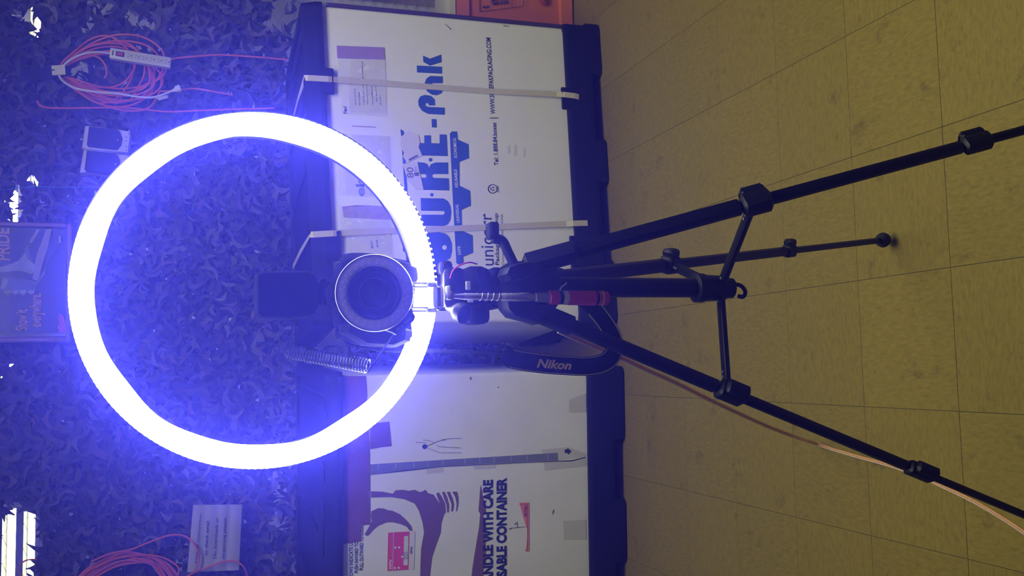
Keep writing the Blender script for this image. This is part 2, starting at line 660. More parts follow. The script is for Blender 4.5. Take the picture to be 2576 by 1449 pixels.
shop_light(px(79, 1270, 7.0).x - 0.66, 0.66, 7.0, 79, 'brighter of the two fluorescent lights showing in the open corner of the net', 1360)
shop_light(px(29, 1268, 6.2).x - 0.66, 0.66, 6.2, 29, 'dimmer of the two fluorescent lights in the open net corner, closest to the picture edge', 1360)
shop_light(px(88, 430, 7.0).x - 0.66, 0.66, 7.0, 88, 'fluorescent light glinting through a pinhole in the net beside the teal string', 455)
shop_light(px(95, 110, 7.5).x + 0.66, 0.66, 7.5, 95, 'fluorescent light glinting through the net beside the coiled orange cord', 62)
shop_light(px(35, 470, 6.2).x - 0.66, 0.66, 6.2, 35, 'fluorescent light shining through a row of net gaps beside the framed poster', 515)

# ================================================================== SHIPPING CRATES


def rrect(x0, x1, y0, y1, r, n=4):
    """rounded rectangle, counter-clockwise in local x/y"""
    out = []
    for (cx, cyy, a0) in ((x1 - r, y0 + r, -90), (x1 - r, y1 - r, 0), (x0 + r, y1 - r, 90), (x0 + r, y0 + r, 180)):
        for k in range(n + 1):
            a = math.radians(a0 + 90 * k / n)
            out.append((cx + r * math.cos(a), cyy + r * math.sin(a)))
    return out


def crate(name, label, org, yaw, s0, s1, dep, zb, zl, zt, lid_tilt, feet, boardm, tabs):
    t = thing(name, label, 'shipping crate', org, yaw)
    MW = Matrix.Translation(org) @ Matrix.Rotation(yaw, 4, 'Z')
    L = lambda x, y, z_: MW @ V(x, y, z_)
    sm = (s0 + s1) / 2
    # pallet base: deck tray with a rim, and feet
    mb = MB()
    o1 = rrect(s0 - 0.012, s1 + 0.012, -0.022, dep + 0.02, 0.03)
    o2 = rrect(s0 - 0.016, s1 + 0.016, -0.026, dep + 0.024, 0.03)
    i1 = rrect(s0 + 0.006, s1 - 0.006, -0.006, dep - 0.004, 0.028)
    mb.loft([[L(x, y, 0.045) for x, y in o1], [L(x, y, 0.06) for x, y in o2], [L(x, y, zb - 0.012) for x, y in o2], [L(x, y, zb) for x, y in o1], [L(x, y, zb) for x, y in i1], [L(x, y, zb - 0.03) for x, y in i1]])
    base = mb.build('pallet_base', CRATE_BLACK, t)
    for a, b in feet:
        for (y0, y1) in ((-0.026, 0.17), (dep / 2 - 0.09, dep / 2 + 0.09), (dep - 0.15, dep + 0.022)):
            r1 = rrect(a + 0.012, b - 0.012, y0 + 0.006, y1 - 0.006, 0.02, 3)
            r2 = rrect(a, b, y0, y1, 0.024, 3)
            MB().loft([[L(x, y, 0.0) for x, y in r1], [L(x, y, 0.008) for x, y in r2], [L(x, y, 0.06) for x, y in r2]]).build('foot', CRATE_BLACK, base)
    # sleeve
    so = rrect(s0, s1, 0.0, dep, 0.014, 3)
    si = rrect(s0 + 0.008, s1 - 0.008, 0.008, dep - 0.008, 0.012, 3)
    def tl(x):
        return lid_tilt * (x - sm)
    mb = MB().loft([[L(x, y, zb - 0.03) for x, y in so], [L(x, y, zl + 0.02 + tl(x)) for x, y in so], [L(x, y, zl + 0.02 + tl(x)) for x, y in si], [L(x, y, zb - 0.03) for x, y in si]])
    sleeve = mb.build('sleeve', boardm, t, True)
    # lid: skirt, rim, sunk top with ribs
    o1 = rrect(s0 - 0.014, s1 + 0.014, -0.018, dep + 0.018, 0.028)
    o2 = rrect(s0 - 0.006, s1 + 0.006, -0.010, dep + 0.010, 0.030)
    i1 = rrect(s0 + 0.030, s1 - 0.030, 0.026, dep - 0.026, 0.026)
    i2 = rrect(s0 + 0.036, s1 - 0.036, 0.034, dep - 0.034, 0.026)
    mb = MB().loft([[L(x, y, zl + tl(x)) for x, y in i1], [L(x, y, zl + tl(x)) for x, y in o1], [L(x, y, zl + 0.02 + tl(x)) for x, y in o1],
                    [L(x, y, zt + tl(x)) for x, y in o2], [L(x, y, zt + tl(x)) for x, y in i1], [L(x, y, zt - 0.012 + tl(x)) for x, y in i2]])
    lid = mb.build('lid', CRATE_BLACK, t)
    for k in range(5):
        xr = s0 + 0.1 + (s1 - s0 - 0.2) * k / 4
        MB().box(L(xr, dep / 2, zt - 0.010 + tl(xr)), (0.05, dep - 0.12, 0.016), (MW.to_3x3() @ V(1, 0, 0), MW.to_3x3() @ V(0, 1, 0), V(0, 0, 1)), 0.004).build('rib', CRATE_BLACK, lid)
    axs = (MW.to_3x3() @ V(1, 0, 0), MW.to_3x3() @ V(0, 1, 0), V(0, 0, 1))
    for a, b, top in tabs:
        if top:
            MB().box(L((a + b) / 2, -0.014, zl - 0.004 + tl((a + b) / 2)), (b - a, 0.010, 0.052), axs, 0.004).build('strap_guide', CRATE_BLACK, lid)
        else:
            MB().box(L((a + b) / 2, -0.020, zb + 0.0), (b - a, 0.012, 0.05), axs, 0.004).build('strap_guide', CRATE_BLACK, base)
    n = MW.to_3x3() @ V(0, -1, 0)
    return t, base, sleeve, lid, Face(Vector(org), n, axs[0]), L, axs


# ---- the tall printed crate
B1O, B1Y = V(0.737, 3.444, 0), math.radians(4.6)
S0, S1 = -0.570, 0.622
c1, base1, sl1, lid1, F1, L1, AX1 = crate(
    'reusable_shipping_crate', 'white reusable shipping crate with big blue logo print and two cream straps', B1O, B1Y,
    S0, S1, 0.74, 0.157, 1.093, 1.168, 0.026, [(0.42, 0.645), (-0.03, 0.16), (-0.583, -0.33)], BOARD,
    [(0.27, 0.37, True), (-0.35, -0.24, True), (0.27, 0.36, False), (-0.42, -0.24, False)])


def strap(top_back, front_pts):
    """strapping band over lid top and down the front; front_pts are photo pixels of its centre line"""
    pts = [F1.at(x, y, l) for x, y, l in front_pts]
    pts = [top_back, (top_back + pts[0]) / 2 + V(0, 0, 0.003)] + pts
    wid = []
    for i, p in enumerate(pts):
        t_ = (pts[min(i + 1, len(pts) - 1)] - pts[max(i - 1, 0)]).normalized()
        nn = V(0, 0, 1) if i < 2 else F1.n
        wv = t_.cross(nn)
        wid.append(wv.normalized() * 0.011)
    MB().ribbon(pts, wid, 0.0016).build('strap', STRAPM, c1)


strap(pz(737, 300, 1.182), [(767, 196, 0.012), (775, 196, 0.020), (826, 199, 0.022), (850, 201, 0.012), (1000, 212, 0.004), (1220, 229, 0.004), (1400, 237, 0.016), (1420, 238, 0.028), (1445, 241, 0.030), (1456, 244, 0.027)])
strap(pz(737, 672, 1.168), [(781, 590, 0.012), (788, 590, 0.020), (838, 587, 0.022), (860, 586, 0.012), (1000, 580, 0.004), (1220, 572, 0.004), (1425, 563, 0.016), (1442, 562, 0.028), (1478, 561, 0.029)])


def z4(p):
    return [(980 + 0.2208 * a, 120 + 0.2208 * b) for a, b in p]


def z5(p):
    return [(820 + 0.207 * a, 400 + 0.207 * b) for a, b in p]


def disc(cx, cyy, r, n=16):
    return [(cx + r * math.cos(2 * math.pi * k / n), cyy + r * math.sin(2 * math.pi * k / n)) for k in range(n)]


for p in (z4([(380, 90), (460, 125), (588, 78), (592, 165), (462, 205), (385, 163)]),
          z4([(310, 203), (597, 218), (597, 296), (312, 282)]),
          z4([(605, 327), (605, 405), (490, 405), (480, 420), (490, 436), (610, 436), (612, 480), (590, 520), (540, 543), (480, 535), (430, 500), (405, 450), (400, 400), (420, 350), (465, 322)]),
          z4([(628, 683), (628, 765), (440, 755), (370, 720), (330, 660), (325, 600), (350, 555), (400, 538), (470, 548), (515, 590), (520, 658), (450, 658), (440, 635), (420, 630), (408, 645), (415, 668), (450, 675)]),
          z4([(478, 812), (535, 815), (537, 910), (482, 907)]),
          z4([(395, 998), (470, 1000), (472, 1088), (570, 1090), (570, 988), (650, 990), (662, 1235), (370, 1228), (330, 1130), (345, 1085), (395, 1088)]),
          z4(disc(466, 1277, 21)),
          z5([(1118, 38), (1195, 45), (1235, 65), (1252, 108), (1272, 65), (1330, 42), (1483, 42), (1485, 183), (1308, 183), (1288, 205), (1308, 230), (1493, 235), (1497, 382), (1185, 375), (1160, 228), (1220, 226), (1217, 185), (1140, 182)]),
          z5(disc(1287, 435, 21)),
          z5([(1150, 475), (1430, 480), (1485, 515), (1515, 580), (1525, 650), (1512, 740), (1480, 795), (1430, 815), (1160, 810), (1160, 677), (1425, 677), (1445, 655), (1428, 632), (1155, 628)]),
          z5([(1190, 905), (1290, 895), (1380, 890), (1450, 905), (1500, 950), (1530, 1030), (1530, 1130), (1510, 1200), (1450, 1250), (1360, 1275), (1240, 1290), (1120, 1270), (1070, 1180), (1065, 1060), (1090, 960), (1130, 915), (1140, 1130), (1230, 1150), (1260, 1060)])):
    F1.poly(p, 'logo_letter', BLUEINK, sl1)
F1.poly(z5(disc(1440, 1075, 28)), 'logo_letter_eye', WHITEINK, sl1, lift=0.0014)
F1.poly([(1131.5, 336), (1137, 330.5), (1150, 331), (1151.6, 351), (1178.7, 363), (1179.8, 398), (1155.5, 407.7), (1156, 467), (1182.5, 480), (1184.6, 517.5), (1161, 528), (1162, 580), (1189, 592.5), (1190, 636), (1165, 646), (1166.5, 662), (1158, 668), (1148, 662), (1138, 480)], 'slogan_band', BLUEINK, sl1)
F1.poly([(1033, 672), (1030, 590), (1024, 470), (1016, 330), (1007, 325), (1009, 340), (1014, 420), (1018, 480), (1020, 590), (1012, 610), (1014, 632), (1021, 636), (1022, 672)], 'upper_band', BLUEINK, sl1)
for s, a, b, c_ in (('ECONOMICAL', (1150.5, 397), (1147, 346), (1142.5, 397)), ('REUSABLE', (1152.5, 471), (1149.5, 426), (1144.5, 471)),
                    ('UNIVERSAL', (1156.5, 560), (1153, 513), (1148.5, 560)), ('SAFE', (1160, 641), (1158, 619), (1152, 641))):
    F1.text(s, a, b, c_, 'slogan_word', WHITEINK, sl1, 0.012)
F1.text('WWW.SUREPAKPACKAGING.COM', (1246, 287), (1234, 95), (1234, 287), 'web_address', NAVYINK, sl1, 0.016)
F1.text('Tel: 1.888.84.boxes', (1254, 416), (1248, 309), (1243, 416), 'phone_number', NAVYINK, sl1, 0.014)
F1.poly([(1232, 296), (1232, 298), (1254, 298), (1254, 296)], 'divider_bar', NAVYINK, sl1)
F1.text('unicorr', (1243, 668), (1237, 538), (1213, 668), 'maker_name', NAVYINK, sl1, 0.0)
F1.text('Packaging Group', (1259, 667), (1255, 537), (1246, 667), 'maker_name', NAVYINK, sl1, 0.012)
F1.text('Connecticut Container Corp.', (1270, 667), (1266, 538), (1262, 667), 'maker_name', NAVYINK, sl1, 0.0)
ringp = MB()
cc = [F1.at(*p, 0.0012) for p in disc(1239, 475, 11, 20)]
ringp.tube(cc, 0.0016, 4, closed=True)
ringp.build('recycling_mark', NAVYINK, sl1)
for k in range(3):
    a = k * 2.094 + 0.4
    q_ = [(1239 + 6 * math.cos(a + d) * f, 475 + 6 * math.sin(a + d) * f) for d, f in ((0, 1.05), (1.3, 1.05), (1.3, 0.55), (0, 0.55))]
    F1.poly(q_, 'recycling_arrow', NAVYINK, sl1)
RECYCLE_LINE = ((1255, 484), (1254, 468))
for p in ([(1276, 386), (1283, 385), (1283, 366), (1277, 367)], [(1292, 392), (1299, 391), (1299, 364), (1293, 365)], [(1316, 395), (1321, 395), (1321, 372), (1317, 372)]):
    F1.poly(p, 'smudge', mat('grey_smudge', (0.58, 0.58, 0.60), 0.7, var=0.2, vscale=80), sl1, lift=0.0004)
for p in ([(1265, 63), (1270, 64), (1281, 66), (1280, 67.5), (1268, 66)], [(1118, 60), (1122, 62), (1136, 74), (1134, 75)]):
    F1.poly(p, 'scuff', GREYINK, sl1)
# packing-slip pouches (and the unreadable line under the recycling mark): purple header, paper, clear film with glints
PURP = mat('violet_banner_film', (0.30, 0.20, 0.50), 0.3, var=0.15, vscale=50)
FILM = mat('clear_pouch_film', (0.75, 0.75, 0.78), 0.10, var=0.04, alpha=0.28, spec=0.8, bump=0.9, bscale=70)
PAPER = mat('slip_paper', (0.62, 0.61, 0.62), 0.7, var=0.03)


def z3(p):
    return [(820 + 0.2483 * a, 80 + 0.2484 * b) for a, b in p]


def crinkled(pts4, name, parent, face, nx=26, ny=40, amp=0.0055, seed=1, lift=0.004):
    P = [face.at(x, y, lift) for x, y in pts4]
    mb = MB()
    vs, fs = [], []
    for j in range(ny + 1):
        for i in range(nx + 1):
            u, v_ = i / nx, j / ny
            p = P[0].lerp(P[1], u).lerp(P[3].lerp(P[2], u), v_)
            vs.append(p + face.n * (amp * noise.noise(V(u * 7 + seed, v_ * 13, seed))))
    for j in range(ny):
        for i in range(nx):
            a = j * (nx + 1) + i
            fs.append((a, a + 1, a + nx + 2, a + nx + 1))
    mb.add(vs, fs)
    return mb.build(name, FILM, parent, True)


def blurred_line(face, a, b, h, parent, name='slip_line', lift=0.0022):
    """a line of print too small to read: dashes of word length between pixels a and b"""
    mb = MB()
    t, tot = 0.0, math.hypot(b[0] - a[0], b[1] - a[1])
    while t < tot - 2:
        e = min(tot, t + random.uniform(3, 9))
        p, q_ = [(a[0] + (b[0] - a[0]) * f / tot, a[1] + (b[1] - a[1]) * f / tot) for f in (t, e)]
        mb.prism([face.at(x, y, lift) for x, y in (p, q_, (q_[0] + h * 0.6, q_[1]), (p[0] + h * 0.6, p[1]))], face.n * 0.0003)
        t = e + random.uniform(1.2, 2.2)
    return mb.build(name, GREYINK, parent)


def pouch(header, paper, film, lines, seed):
    F1.poly(paper, 'packing_slip', PAPER, sl1, lift=0.001)
    F1.poly(header, 'pouch_header', PURP, sl1, lift=0.0018)
    crinkled(film, 'pouch_film', sl1, F1, seed=seed)
    for a, b, c_ in lines:
        blurred_line(F1, a, b, c_[0] - a[0], sl1)


pouch(z3([(108, 140), (590, 158), (598, 283), (115, 268)]), z3([(245, 292), (598, 285), (612, 822), (235, 812)]), z3([(120, 270), (600, 285), (618, 860), (150, 830)]),
      [((946, 138), (866, 134), (939, 138)), ((896, 264), (893, 222), (892, 264)), ((906, 264), (904, 232), (902, 264)),
       ((917, 264), (912, 155), (913, 264)), ((926, 262), (923, 200), (922, 262)),
       ((939, 264), (936, 214), (935, 264)), ((949, 256), (946, 212), (945, 256)), ((959, 264), (957, 240), (955, 264))], 1.3)
F1.text('Fed', (873, 286), (872, 268), (864, 286), 'slip_line', NAVYINK, sl1, 0.03, lift=0.003)
pouch([(885, 316), (946, 319), (946, 321), (885, 318)], [(866, 338), (978, 343), (984, 492), (870, 486)], [(850, 335), (982, 343), (988, 498), (850, 492)],
      [], 4.1)
F1.text('ela', (918, 494), (916, 441), (896, 494), 'marker_writing', BLUEINK, sl1, 0.03, lift=0.0022)
pouch(z5([(195, 580), (370, 560), (775, 578), (782, 740), (400, 720), (215, 710)]), [(872, 556), (980, 556), (985, 640), (880, 640)], [(850, 520), (982, 520), (990, 648), (856, 648)],
      [((960, 541), (880, 536), (948, 541)), ((940, 625), (937, 606), (930, 625)), ((952, 622), (950, 604), (944, 622))], 7.7)
blurred_line(F1, RECYCLE_LINE[0], RECYCLE_LINE[1], -4, sl1, 'recycling_line', 0.001)
# torn white labels over the logo
LAB = mat('white_label_stock', (0.62, 0.61, 0.62), 0.45, var=0.05, vscale=40)
F1.poly(z4([(135, 1010), (215, 945), (330, 1000), (345, 1085), (330, 1130), (372, 1232), (200, 1310), (150, 1240), (165, 1200), (120, 1120)]), 'shipping_label', LAB, sl1, lift=0.0024)
F1.poly(z5([(930, 60), (1110, 30), (1130, 130), (1185, 360), (1100, 375), (990, 250)]), 'weight_label', LAB, sl1, lift=0.0026)
F1.text('80', (1041, 448), (1040, 421), (1024, 448), 'weight_figure', GREYINK, sl1, 0.01, lift=0.0034)
F1.text('lbs', (1049, 431), (1048, 419), (1043, 431), 'weight_unit', GREYINK, sl1, 0.0, lift=0.0034)
F1.poly(z4([(215, 1270), (318, 1218), (326, 1240), (228, 1292)]), 'bar_code', GREYINK, sl1, lift=0.0032)
F1.poly(z5([(1070, 165), (1130, 160), (1130, 205), (1080, 208)]), 'bar_code', GREYINK, sl1, lift=0.0034)
# side edge channel of the crate: dark strip along its right edge
MB().box(L1(S1 + 0.005, 0.02, 0.60), (0.012, 0.05, 0.98), AX1, 0.003).build('edge_channel', mat('maroon_edge', (0.05, 0.025, 0.03), 0.6, var=0.2), c1)

# ---- the scuffed crate with brown printing
B2O, B2Y = V(-0.123, 3.36, 0), math.radians(-1.985)
T0, T1 = -1.10, 0.107
c2_, base2, sl2, lid2, F2, L2, AX2 = crate(
    'taped_shipping_crate', 'scuffed white shipping crate with brown painted strokes, brown tape and grey duct tape', B2O, B2Y,
    T0, T1, 1.12, 0.150, 1.060, 1.118, 0.0, [(-0.165, 0.12), (-0.62, -0.375), (-1.11, -0.87)], BOARD2, [])


def z6(p):
    return [(780 + 0.365 * a, 920 + 0.365 * b) for a, b in p]


def z7(p):
    return [(850 + 0.1442 * a, 1240 + 0.1442 * b) for a, b in p]


def z8(p):
    return [(1200 + 0.2063 * a, 1150 + 0.2063 * b) for a, b in p]


BTAPE = mat('brown_packing_tape', (0.16, 0.075, 0.055), 0.25, var=0.12, vscale=12, bump=0.5, bscale=45)
DUCT = mat('grey_duct_tape', (0.16, 0.17, 0.20), 0.35, var=0.12, vscale=20, bump=0.4, bscale=80)
CLEAR = mat('yellowed_clear_tape', (0.53, 0.53, 0.50), 0.3, var=0.08, vscale=20)
F2.poly(z6([(222, 70), (385, 70), (410, 570), (415, 1095), (352, 1100), (350, 1210), (228, 1230)]), 'brown_tape', BTAPE, sl2, lift=0.0014)
F2.poly(z6([(412, 400), (545, 385), (560, 555), (500, 560), (415, 575)]), 'brown_tape', BTAPE, sl2, lift=0.0012)
F2.poly(z6([(410, 680), (1705, 600), (1705, 652), (1480, 662), (1200, 676), (900, 690), (600, 725), (410, 745)]), 'duct_tape', DUCT, sl2, lift=0.0016)
for i in range(11):
    xx = 470 + i * 115 + random.uniform(-25, 25)
    y0 = 680 - (xx - 410) * 80 / 1295
    F2.poly(z6([(xx, y0 + 4), (xx + 5, y0 + 4), (xx + 8, y0 + random.uniform(20, 44)), (xx + 4, y0 + 44)]), 'tape_crease', mat('tape_crease_grey', (0.35, 0.36, 0.40), 0.4, var=0.1), sl2, lift=0.0023)
F2.poly(z6([(410, 748), (640, 722), (900, 692), (1200, 679), (1480, 665), (1700, 655), (1800, 652), (1898, 628), (1898, 634), (1800, 659), (1700, 660), (1480, 669), (1200, 683), (900, 697), (640, 728), (410, 752)]), 'seam_gap', mat('dark_seam', (0.02, 0.02, 0.025), 0.9, var=0.1), sl2, lift=0.002)
for p in ([(1785, 235), (1900, 190), (1905, 322), (1785, 320)], [(1745, 1070), (1902, 1060), (1905, 1198), (1748, 1195)], [(1592, 578), (1780, 560), (1902, 605), (1900, 625), (1710, 648), (1706, 598), (1600, 602)], [(1608, 665), (1900, 640), (1903, 690), (1620, 720)], [(1122, 690), (1280, 682), (1280, 708), (1130, 714)], [(800, 712), (915, 700), (915, 735), (800, 745)]):
    F2.poly(z6(p), 'clear_tape', CLEAR, sl2, lift=0.0006)
F2.poly(z6([(1755, 577), (1773, 577), (1773, 567), (1800, 588), (1778, 612), (1774, 601), (1755, 601)]), 'printed_arrow', NAVYINK, sl2, lift=0.0024)
# brown brushed strokes
for p in (z7([(500, 750), (465, 722), (560, 560), (590, 500), (575, 400), (585, 320), (700, 265), (800, 270), (870, 300), (950, 310), (1080, 370), (1200, 480), (1280, 580), (1300, 660), (1250, 655), (1200, 590), (1100, 545), (950, 510), (850, 512), (700, 575), (620, 640), (540, 735)]),
          z6([(420, 865), (500, 868), (570, 882), (590, 858), (640, 855), (680, 862), (720, 855), (760, 872), (795, 855), (815, 880), (850, 888), (880, 930), (905, 960), (925, 1020), (905, 1080), (900, 1150), (870, 1230), (840, 1320), (825, 1449), (822, 1500), (758, 1500), (760, 1380), (765, 1260), (785, 1150), (775, 1080), (750, 1000), (720, 950), (650, 920), (560, 905), (420, 908)]),
          z6([(868, 882), (885, 872), (905, 900), (930, 950), (935, 1015), (918, 1018), (900, 960)]),
          z6([(908, 872), (925, 868), (945, 910), (958, 960), (955, 1012), (945, 1010), (940, 960)]),
          z6([(942, 870), (962, 868), (980, 910), (992, 955), (985, 1000), (972, 1005), (975, 955)]),
          z6([(980, 868), (1012, 868), (1022, 910), (1022, 955), (1010, 1005), (1005, 1000), (1010, 950), (1000, 905)]),
          z6([(1175, 820), (1182, 850), (1190, 900), (1208, 960), (1212, 1010), (1195, 1030), (1192, 1080), (1212, 1100), (1215, 1150), (1208, 1200), (1212, 1300), (1195, 1400), (1190, 1500), (1108, 1500), (1118, 1400), (1130, 1320), (1150, 1200), (1165, 1110), (1172, 1020), (1160, 1000), (1165, 950), (1170, 870)])):
    F2.poly(p, 'brown_brush_stroke', BROWNINK, sl2)
F2.text('HANDLE WITH CARE', (1240.5, 1484), (1240.5, 1206.5), (1214.5, 1484), 'printed_line', NAVYINK, sl2, 0.05)
F2.text('REUSABLE CONTAINER', (1275, 1500), (1275, 1201.5), (1248.5, 1500), 'printed_line', NAVYINK, sl2, 0.05)
F2.text('ARROWS INDICATE LOCK', (888.5, 1468), (888.5, 1345), (878.5, 1468), 'printed_line', NAVYINK, sl2, 0.025, lift=0.001)
F2.text('PUSH INWARD TO', (901, 1441), (901, 1362.5), (891.5, 1441), 'printed_line', NAVYINK, sl2, 0.025)
F2.text('PULL OUTWARD TO LOCK.', (914, 1434), (914, 1321), (904, 1434), 'printed_line', NAVYINK, sl2, 0.025)
RED = mat('red_label', (0.62, 0.05, 0.09), 0.5, var=0.06, vscale=30)
F2.poly(z7([(877, 693), (1345, 668), (1325, 1330), (862, 1357)]), 'express_label', LAB, sl2, lift=0.0012)
F2.poly(z7([(877, 693), (1245, 672), (1228, 1335), (862, 1357)]), 'express_label_red', RED, sl2, lift=0.002)
F2.poly(z7([(968, 690), (975, 690), (962, 1350), (955, 1350)]), 'label_rule', WHITEINK, sl2, lift=0.0028)
F2.poly(z7([(1155, 755), (1230, 748), (1218, 1262), (1143, 1260)]), 'label_window', LAB, sl2, lift=0.0028)
for p in ([(988, 935), (1018, 935), (1018, 970), (988, 970)], [(1052, 932), (1085, 932), (1085, 968), (1052, 968)], [(1105, 1095), (1137, 1095), (1137, 1128), (1105, 1128)], [(978, 1297), (1010, 1297), (1010, 1325), (978, 1325)], [(1043, 1292), (1078, 1292), (1078, 1322), (1043, 1322)]):
    F2.poly(z7(p), 'tick_box', WHITEINK, sl2, lift=0.0028)
F2.text('WPX', (850 + .1442 * 942, 1240 + .1442 * 1328), (850 + .1442 * 948, 1240 + .1442 * 1150), (850 + .1442 * 890, 1240 + .1442 * 1328), 'label_word', WHITEINK, sl2, 0.02, 0.25, lift=0.003)
F2.text('SPECIAL INSTRUCTIONS', (850 + .1442 * 938, 1240 + .1442 * 1115), (850 + .1442 * 944, 1240 + .1442 * 735), (850 + .1442 * 912, 1240 + .1442 * 1115), 'label_word', mat('pink_print', (0.65, 0.25, 0.28), 0.6, var=0.05), sl2, 0.0, 0.2, lift=0.003)
F2.text('DOS', (850 + .1442 * 1222, 1240 + .1442 * 1150), (850 + .1442 * 1216, 1240 + .1442 * 1025), (850 + .1442 * 1150, 1240 + .1442 * 1150), 'handwriting', NAVYINK, sl2, 0.0, lift=0.0036)
F2.text('DHL', (850 + .1442 * 1298, 1240 + .1442 * 1070), (850 + .1442 * 1298, 1240 + .1442 * 930), (850 + .1442 * 1262, 1240 + .1442 * 1070), 'label_word', NAVYINK, sl2, 0.03, 0.4, lift=0.003)
SALM = mat('salmon_sticker', (0.75, 0.20, 0.12), 0.5, var=0.05)
F2.poly(z8([(515, 555), (635, 553), (635, 1150), (588, 1150), (603, 1080), (612, 980), (612, 880), (600, 850), (560, 720)]), 'freight_sticker', SALM, sl2, lift=0.0012)
F2.poly(z8([(515, 574), (618, 572), (618, 1140), (595, 1140), (595, 1136), (614, 1136), (614, 576), (515, 578)]), 'sticker_border', NAVYINK, sl2, lift=0.0018)
F2.text('ESTES', z8([(607, 720)])[0], z8([(609, 592)])[0], z8([(575, 720)])[0], 'sticker_word', NAVYINK, sl2, 0.025, lift=0.002)
# marker doodle and scuffs
F2.poly(z6(disc(790, 558, 17)), 'marker_doodle', NAVYINK, sl2)
for ln in ([(805, 553), (870, 525), (910, 512), (935, 515)], [(815, 568), (860, 588), (900, 600), (1045, 600)], [(870, 545), (890, 558), (1040, 567)], [(728, 527), (800, 532)], [(778, 512), (830, 518), (850, 530)], [(905, 512), (940, 504), (1042, 500)]):
    MB().tube([F2.at(*p, 0.001) for p in z6(ln)], 0.0009, 4).build('marker_stroke', NAVYINK, sl2)
for p in ([(1670, 1005), (1680, 990), (1682, 1000), (1672, 1030)], [(1100, 80), (1112, 78), (1112, 95), (1105, 100)], [(1293, 143), (1303, 147), (1300, 155), (1292, 152)], [(1370, 1122), (1395, 1115), (1400, 1120), (1372, 1130)], [(1408, 1090), (1428, 1075), (1430, 1080), (1410, 1098)], [(1405, 1115), (1485, 1108), (1485, 1111), (1405, 1120)], [(1428, 1072), (1432, 1115), (1426, 1115)]):
    F2.poly(z6(p), 'scuff', GREYINK, sl2)
# hand-hold of the second lid: flat dark slab, recess shade put into its colour
MB().box(L2(-0.44, 0.12, 1.1205), (0.20, 0.13, 0.006), AX2, 0.002).build('recess_shade', mat('deep_black', (0.004, 0.004, 0.006), 0.8), lid2)

# ---- orange bin beside the crates
ob = thing('orange_storage_bin', 'orange plastic bin with black bordered label beside the blue printed crate', 'bin', V(1.72, 3.86, 0))
OBX0, OBX1, OBY0 = 1.42, 2.02, 3.74
OF = Face(V(1.5, OBY0, 0), V(0, -1, 0), V(1, 0, 0))
mb = MB()
ztop = 0.53
def oring(z_, ins):
    return [V(x, y, z_) for x, y in rrect(OBX0 + ins, OBX1 - ins, OBY0 + ins, OBY0 + 0.22 - ins, 0.03)]
mb.loft([oring(0.0, 0.012), oring(0.01, 0.0), oring(0.06, 0.0), oring(0.065, 0.02), oring(0.47, 0.0), oring(0.475, -0.012), oring(ztop, -0.012), oring(ztop + 0.005, -0.004)])
mb.build('body', ORANGE, ob, True)
MB().loft([oring(ztop + 0.005, -0.016), oring(ztop + 0.03, -0.016), oring(ztop + 0.035, -0.004)]).build('lid', mat('cream_bin_lid', (0.6, 0.57, 0.45), 0.5, var=0.05), ob, True)
OFN = Face(V(1.5, OBY0 - 0.001, 0), V(0, -1, 0), V(1, 0, 0))
def zo(p):
    return [(1180 + 0.06988 * a, 0.06988 * b) for a, b in p]
for a, b in (((385, 420), (1955, 228)), ((385, 420), (385, -900)), ((1955, 228), (1975, -900)), ((1545, 265), (1560, -900))):
    MB().tube([OFN.at(*zo([a])[0], 0.001), OFN.at(*zo([b])[0], 0.001)], 0.0012, 4).build('label_border', NAVYINK, ob)
for rr in (70, 115):
    MB().tube([OFN.at(*zo([(585 + rr * math.cos(a), 170 + rr * math.sin(a))])[0], 0.001) for a in [0.3 + k * 0.28 for k in range(9)]], 0.0022 if rr > 100 else 0.0012, 4).build('label_emblem', NAVYINK, ob)
P0, P1 = OFN.at(*zo([(820, 205)])[0], 0.001), OFN.at(*zo([(1430, 150)])[0], 0.001)
ux = (P1 - P0).normalized()
upv = V(0, -1, 0).cross(ux) * -1
upv = upv if upv.x > 0 else -upv
put_text(MB(), 'NEO OUO', P0, P1, upv, 0.05, 0.03).build('label_word', NAVYINK, ob)
MB().lathe(OFN.at(1366, 3, 0.0), V(0, -1, 0), [(0, 0.02), (0.004, 0.018), (0.005, 0.009), (0.011, 0.008), (0.012, 0.0)], 16).build('bolt', mat('dark_orange_bolt', (0.35, 0.06, 0.03), 0.5), ob, True)

# ================================================================== THINGS HUNG ON THE FENCE
HY = 4.64


def tub(name, pix, r, mt, parent, n=6, sub=6):
    return MB().tube(spline([px(x, y, Y) for x, y, Y in pix], sub), r, n).build(name, mt, parent, True)


# coiled orange extension cord, hanging from a dark strap
coil = thing('extension_cord', 'coiled orange extension cord hanging on the fence behind the white power strip', 'extension cord', px(150, 178, HY), 0, 'orange extension cords')
random.seed(5)
pts = []
NL = 12
for L_ in range(NL):
    rx = random.uniform(88, 132)
    ry = random.uniform(52, 104)
    oy = random.uniform(-22, 22)
    for k in range(14):
        a = 2 * math.pi * k / 14 + math.pi
        f = (1 - math.cos(a - math.pi)) / 2
        x = 150 + random.uniform(-2, 5) + (1 - math.cos(a - math.pi)) * rx * (1.0 + 0.04 * math.sin(3 * a + L_))
        wob = math.sin(a - math.pi)
        y = 178 - ry * wob * (0.35 + 0.75 * f ** 0.5) * (1 if f < 0.9 else 0.95) + oy * f
        pts.append((x, y, HY + random.uniform(-0.02, 0.02)))
MB().tube(spline([px(*p) for p in pts], 5), 0.0043, 6).build('cord', CORD, coil, True)
tub('loose_end', [(390, 160, HY), (440, 147, HY), (500, 141, HY), (560, 138, HY + .02), (640, 143, HY + .03), (725, 150, HY + .04)], 0.0043, CORD, coil)
